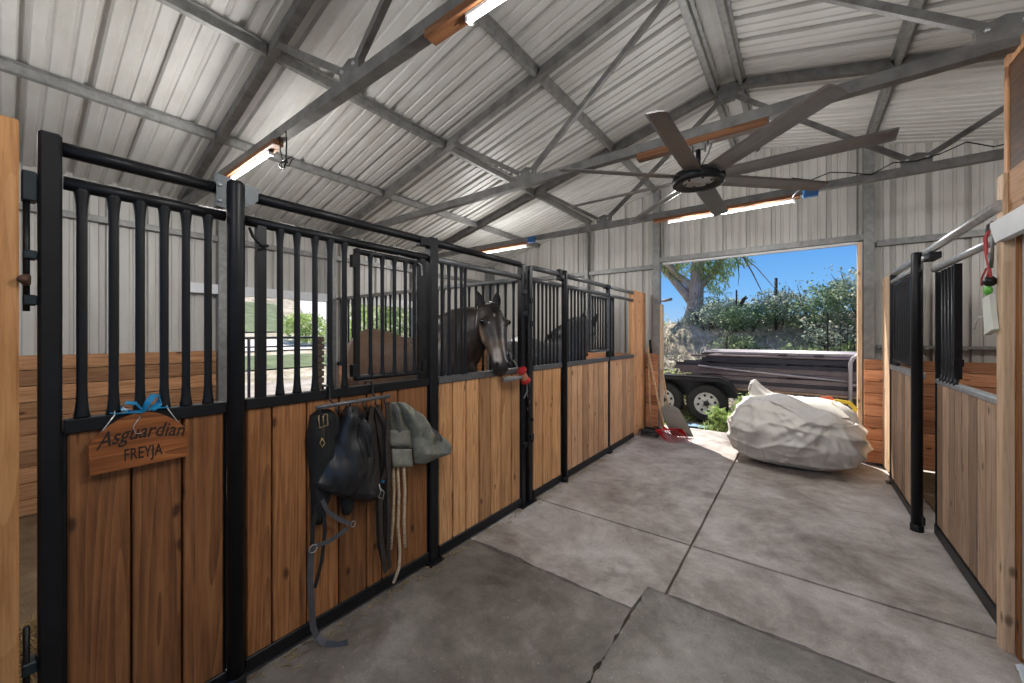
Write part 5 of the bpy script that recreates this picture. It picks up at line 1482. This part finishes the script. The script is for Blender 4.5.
# weeds between slab and trailer
def grass(name, label, x0, x1, y0, y1, n, h, mat, seed, wide=.012, cat='grass'):
    rnd = random.Random(seed); mb = MB()
    for _ in range(n):
        x, y = rnd.uniform(x0, x1), rnd.uniform(y0, y1)
        if noise.noise(V((x*1.7, y*1.7, seed))) < -.12: continue
        z = land(x, y); l = h*rnd.uniform(.3, 1.2)*(1+1.2*max(0, noise.noise(V((x*1.1, y*1.1, seed+5)))))
        d = V((rnd.gauss(0, .35), rnd.gauss(0, .35), 1)).normalized()
        s = V((rnd.gauss(0, 1), rnd.gauss(0, 1), 0)).normalized()*wide
        b = V((x, y, z-.01)); m_ = b+d*l*.55; e = b+d*l+V((d.x, d.y, -.25))*l*.35
        mb.add([b-s, b+s, m_+s*.8, e, m_-s*.8], [(0, 1, 2, 3, 4)])
    return stuff(mb.build(name, mat, recalc=False), label, cat)
grass('weeds', 'green weeds and grass between the concrete and the trailer wheels', -2.6, .5, 7.22, 8.3, 3400, .16, G['bright'], 3)
grass('dry_grass', 'dry grass and weeds on the slope of the bank', -6, 3.5, 9.4, 13.0, 1500, .15, G['dry'], 4, .016)
grass('green_weeds', 'green weeds scattered over the slope of the bank', -6, 3.5, 9.3, 12.6, 1300, .18, G['grey'], 7, .018)
for x, y, h, l, sd in ((-.78, 7.5, .62, 'tall leafy weed sprouting left of the bag', 51), (-1.15, 7.38, .36, 'small weed in front of the trailer wheel', 52), (-.95, 7.34, .3, 'low leafy weed at the edge of the sunlit concrete', 53)):
    t = thing('weed_plant', (x, y, -.03), l, 'weed', 'weeds by the trailer')
    foliage('leaves', [((x, y, h*.55), .13, .12, h*.45), ((x+.05, y, h*.8), .07, .06, h*.25)], 170, .10, G['bright'], t, sd, ww=.4)
    mb = MB(); mb.tube([(x, y, -.04), (x+.02, y, h*.5), (x+.05, y, h*.95)], [.01, .008, .003], 6); mb.build('stem', G['green'], t)
mb = MB(); n = 8
mb.add([(-1.60+.34*i/n, 7.25+.2*j/n, .0+.06*abs(noise.noise(V((i*.6, j*.6, 1))))) for i in range(n+1) for j in range(n+1)], [(i*(n+1)+j, (i+1)*(n+1)+j, (i+1)*(n+1)+j+1, i*(n+1)+j+1) for i in range(n) for j in range(n)], True)
lab(mb.build('tarp_scrap', plain('blue_grey_tarp', lin(120, 150, 170), .6), loc=(-1.45, 7.35, 0)), 'scrap of blue-grey tarp in the grass by the trailer', 'scrap')

# beyond the stall opening on the left
def patch(name, label, pts, dz, mat):
    mb = MB(); n = 24; w = 14
    vs = []
    for i in range(n+1):
        q = i/n*(len(pts)-1); a = min(int(q), len(pts)-2); (l0, r0), (l1, r1) = pts[a], pts[a+1]
        for j in range(w+1):
            l = V(l0).lerp(V(l1), q-a); r = V(r0).lerp(V(r1), q-a); p = l.lerp(r, j/w); vs.append((p.x, p.y, land(p.x, p.y)+dz))
    mb.add(vs, [(i*(w+1)+j, (i+1)*(w+1)+j, (i+1)*(w+1)+j+1, i*(w+1)+j+1) for i in range(n) for j in range(w)], True)
    o = struct(mb.build(name, mat, recalc=False)); return o
M['pathc'] = plain('pale_driveway', lin(196, 190, 182), .9, 0, .08, 2)
M['lawn'] = plain('lawn_green', lin(92, 104, 66), .9, 0, .45, 2.2)
patch('driveway', '', [((-22, 2), (-20, 4)), ((-24, 12.2), (-20.5, 13.6)), ((-34, 15), (-31, 18)), ((-46, 16), (-44, 20))], .06, M['pathc'])
patch('lawn', '', [((-19, 3), (-16, 3)), ((-19, 9), (-16, 8)), ((-18, 15), (-16, 14))], .05, M['lawn'])
patch('lawn', '', [((-34, 6), (-25, 6)), ((-33, 13), (-25.5, 11.6))], .07, M['lawn'])
def shrub(label, x, y, r, h, mat, seed, n=3500):
    z = land(x, y); t = thing('shrub', (x, y, z), label, 'shrub', 'shrubs on the hill')
    rnd = random.Random(seed)
    foliage('foliage', [((x, y, z+h*.5), r, r, h*.5)]+[((x+rnd.uniform(-.7, .7)*r, y+rnd.uniform(-.7, .7)*r, z+h*rnd.uniform(.3, .9)), r*.4, r*.4, h*.2) for _ in range(7)], n, .16, G[mat], t, seed)
    mb = MB(); mb.tube([(x, y, z-.1), (x, y+.05, z+h*.6)], [.06, .02], 6); mb.build('stem', M['twig'], t)
shrub('round bright green shrub seen through the stall opening', -22.5, 10.4, 1.15, 1.7, 'bright', 61)
shrub('second bright green shrub at the right of the stall opening', -21.5, 11.9, 1.1, 1.6, 'bright', 62)
shrub('dark bush at the upper left of the stall opening', -38, 13.5, 1.6, 1.9, 'deep', 63)
shrub('green hedge bush seen through the second stall opening', -16.5, 10.6, 1.7, 3.2, 'bright', 64, 6000)
shrub('deep green bush behind the second stall opening', -15.0, 11.6, 1.4, 2.8, 'green', 65, 5000)
gt = thing('pipe_gate', (-6.2, 2.3, 0), 'dark pipe gate outside the stall opening', 'gate')
mb = MB()
for z in (1.56, 1.43): mb.tube([(-6.2, .9, z), (-6.2, 3.08, z+.0)], .018 if z != 1.43 else .011, 8)
mb.build('gate_rail', M['raildark'], gt)
for y in (.9, 2.1): 
    mb = MB(); mb.tube([(-6.2, y, 0), (-6.2, y, 1.56)], .02, 8); mb.build('gate_post', M['raildark'], gt)
mb = MB()
for i in range(14): mb.box(-6.26, 3.02, .06+.11*i, -6.14, 3.14, .145+.11*i, bev=.006)
mb.box(-6.235, 3.045, -.03, -6.165, 3.115, 1.56); mb.build('latch_post', M['twig'], gt)

# ------------------------------------------------------------- daylight and camera
w = bpy.data.worlds.new('World'); S.world = w; w.use_nodes = True
nt = w.node_tree; bg = nt.nodes['Background']
tc = nt.nodes.new('ShaderNodeTexCoord'); sep = nt.nodes.new('ShaderNodeSeparateXYZ'); nt.links.new(tc.outputs['Generated'], sep.inputs[0])
rp = nt.nodes.new('ShaderNodeValToRGB'); e = rp.color_ramp.elements
e[0].position = 0.0; e[0].color = lin(176, 212, 246); e[1].position = .75; e[1].color = lin(40, 104, 190)
q = e.new(.10); q.color = lin(128, 190, 250); q = e.new(.26); q.color = lin(66, 146, 232)
nt.links.new(sep.outputs[2], rp.inputs[0])
cn = nt.nodes.new('ShaderNodeTexNoise'); cn.inputs['Scale'].default_value = 2.2; cn.inputs['Detail'].default_value = 6.; nt.links.new(tc.outputs['Generated'], cn.inputs['Vector'])
cr = nt.nodes.new('ShaderNodeValToRGB'); cr.color_ramp.elements[0].position = .52; cr.color_ramp.elements[1].position = .8; cr.color_ramp.elements[1].color = (.4, .4, .4, 1); nt.links.new(cn.outputs[0], cr.inputs[0])
mx = nt.nodes.new('ShaderNodeMix'); mx.data_type = 'RGBA'; mx.inputs[7].default_value = (1, 1, 1, 1)
nt.links.new(cr.outputs[0], mx.inputs[0]); nt.links.new(rp.outputs[0], mx.inputs[6]); nt.links.new(mx.outputs[2], bg.inputs[0])
bg.inputs[1].default_value = 1.0
L = bpy.data.lights.new('sun', 'SUN'); L.energy = 8.0; L.angle = math.radians(.6); L.color = (1, .965, .91)
o = bpy.data.objects.new('sun', L); COL.objects.link(o)
el = math.radians(59); to = V((-.77*math.cos(el), .64*math.cos(el), math.sin(el)))
o.rotation_euler = to.to_track_quat('Z', 'Y').to_euler()

cam = bpy.data.cameras.new('camera'); co = bpy.data.objects.new('camera', cam); COL.objects.link(co)
cam.sensor_width = 36; cam.lens = 36*384/1024; cam.clip_start = .05; cam.clip_end = 300
cam.shift_y = -(335-341.5)/1024*-1
co.location = (0, 0, 1.6); co.rotation_euler = (PI/2, 0, math.atan2(.6, .8))
S.camera = co
S.view_settings.view_transform = 'Standard'; S.view_settings.look = 'None'
S.view_settings.exposure = 0.0; S.view_settings.gamma = 1; S.view_settings.use_curve_mapping = False
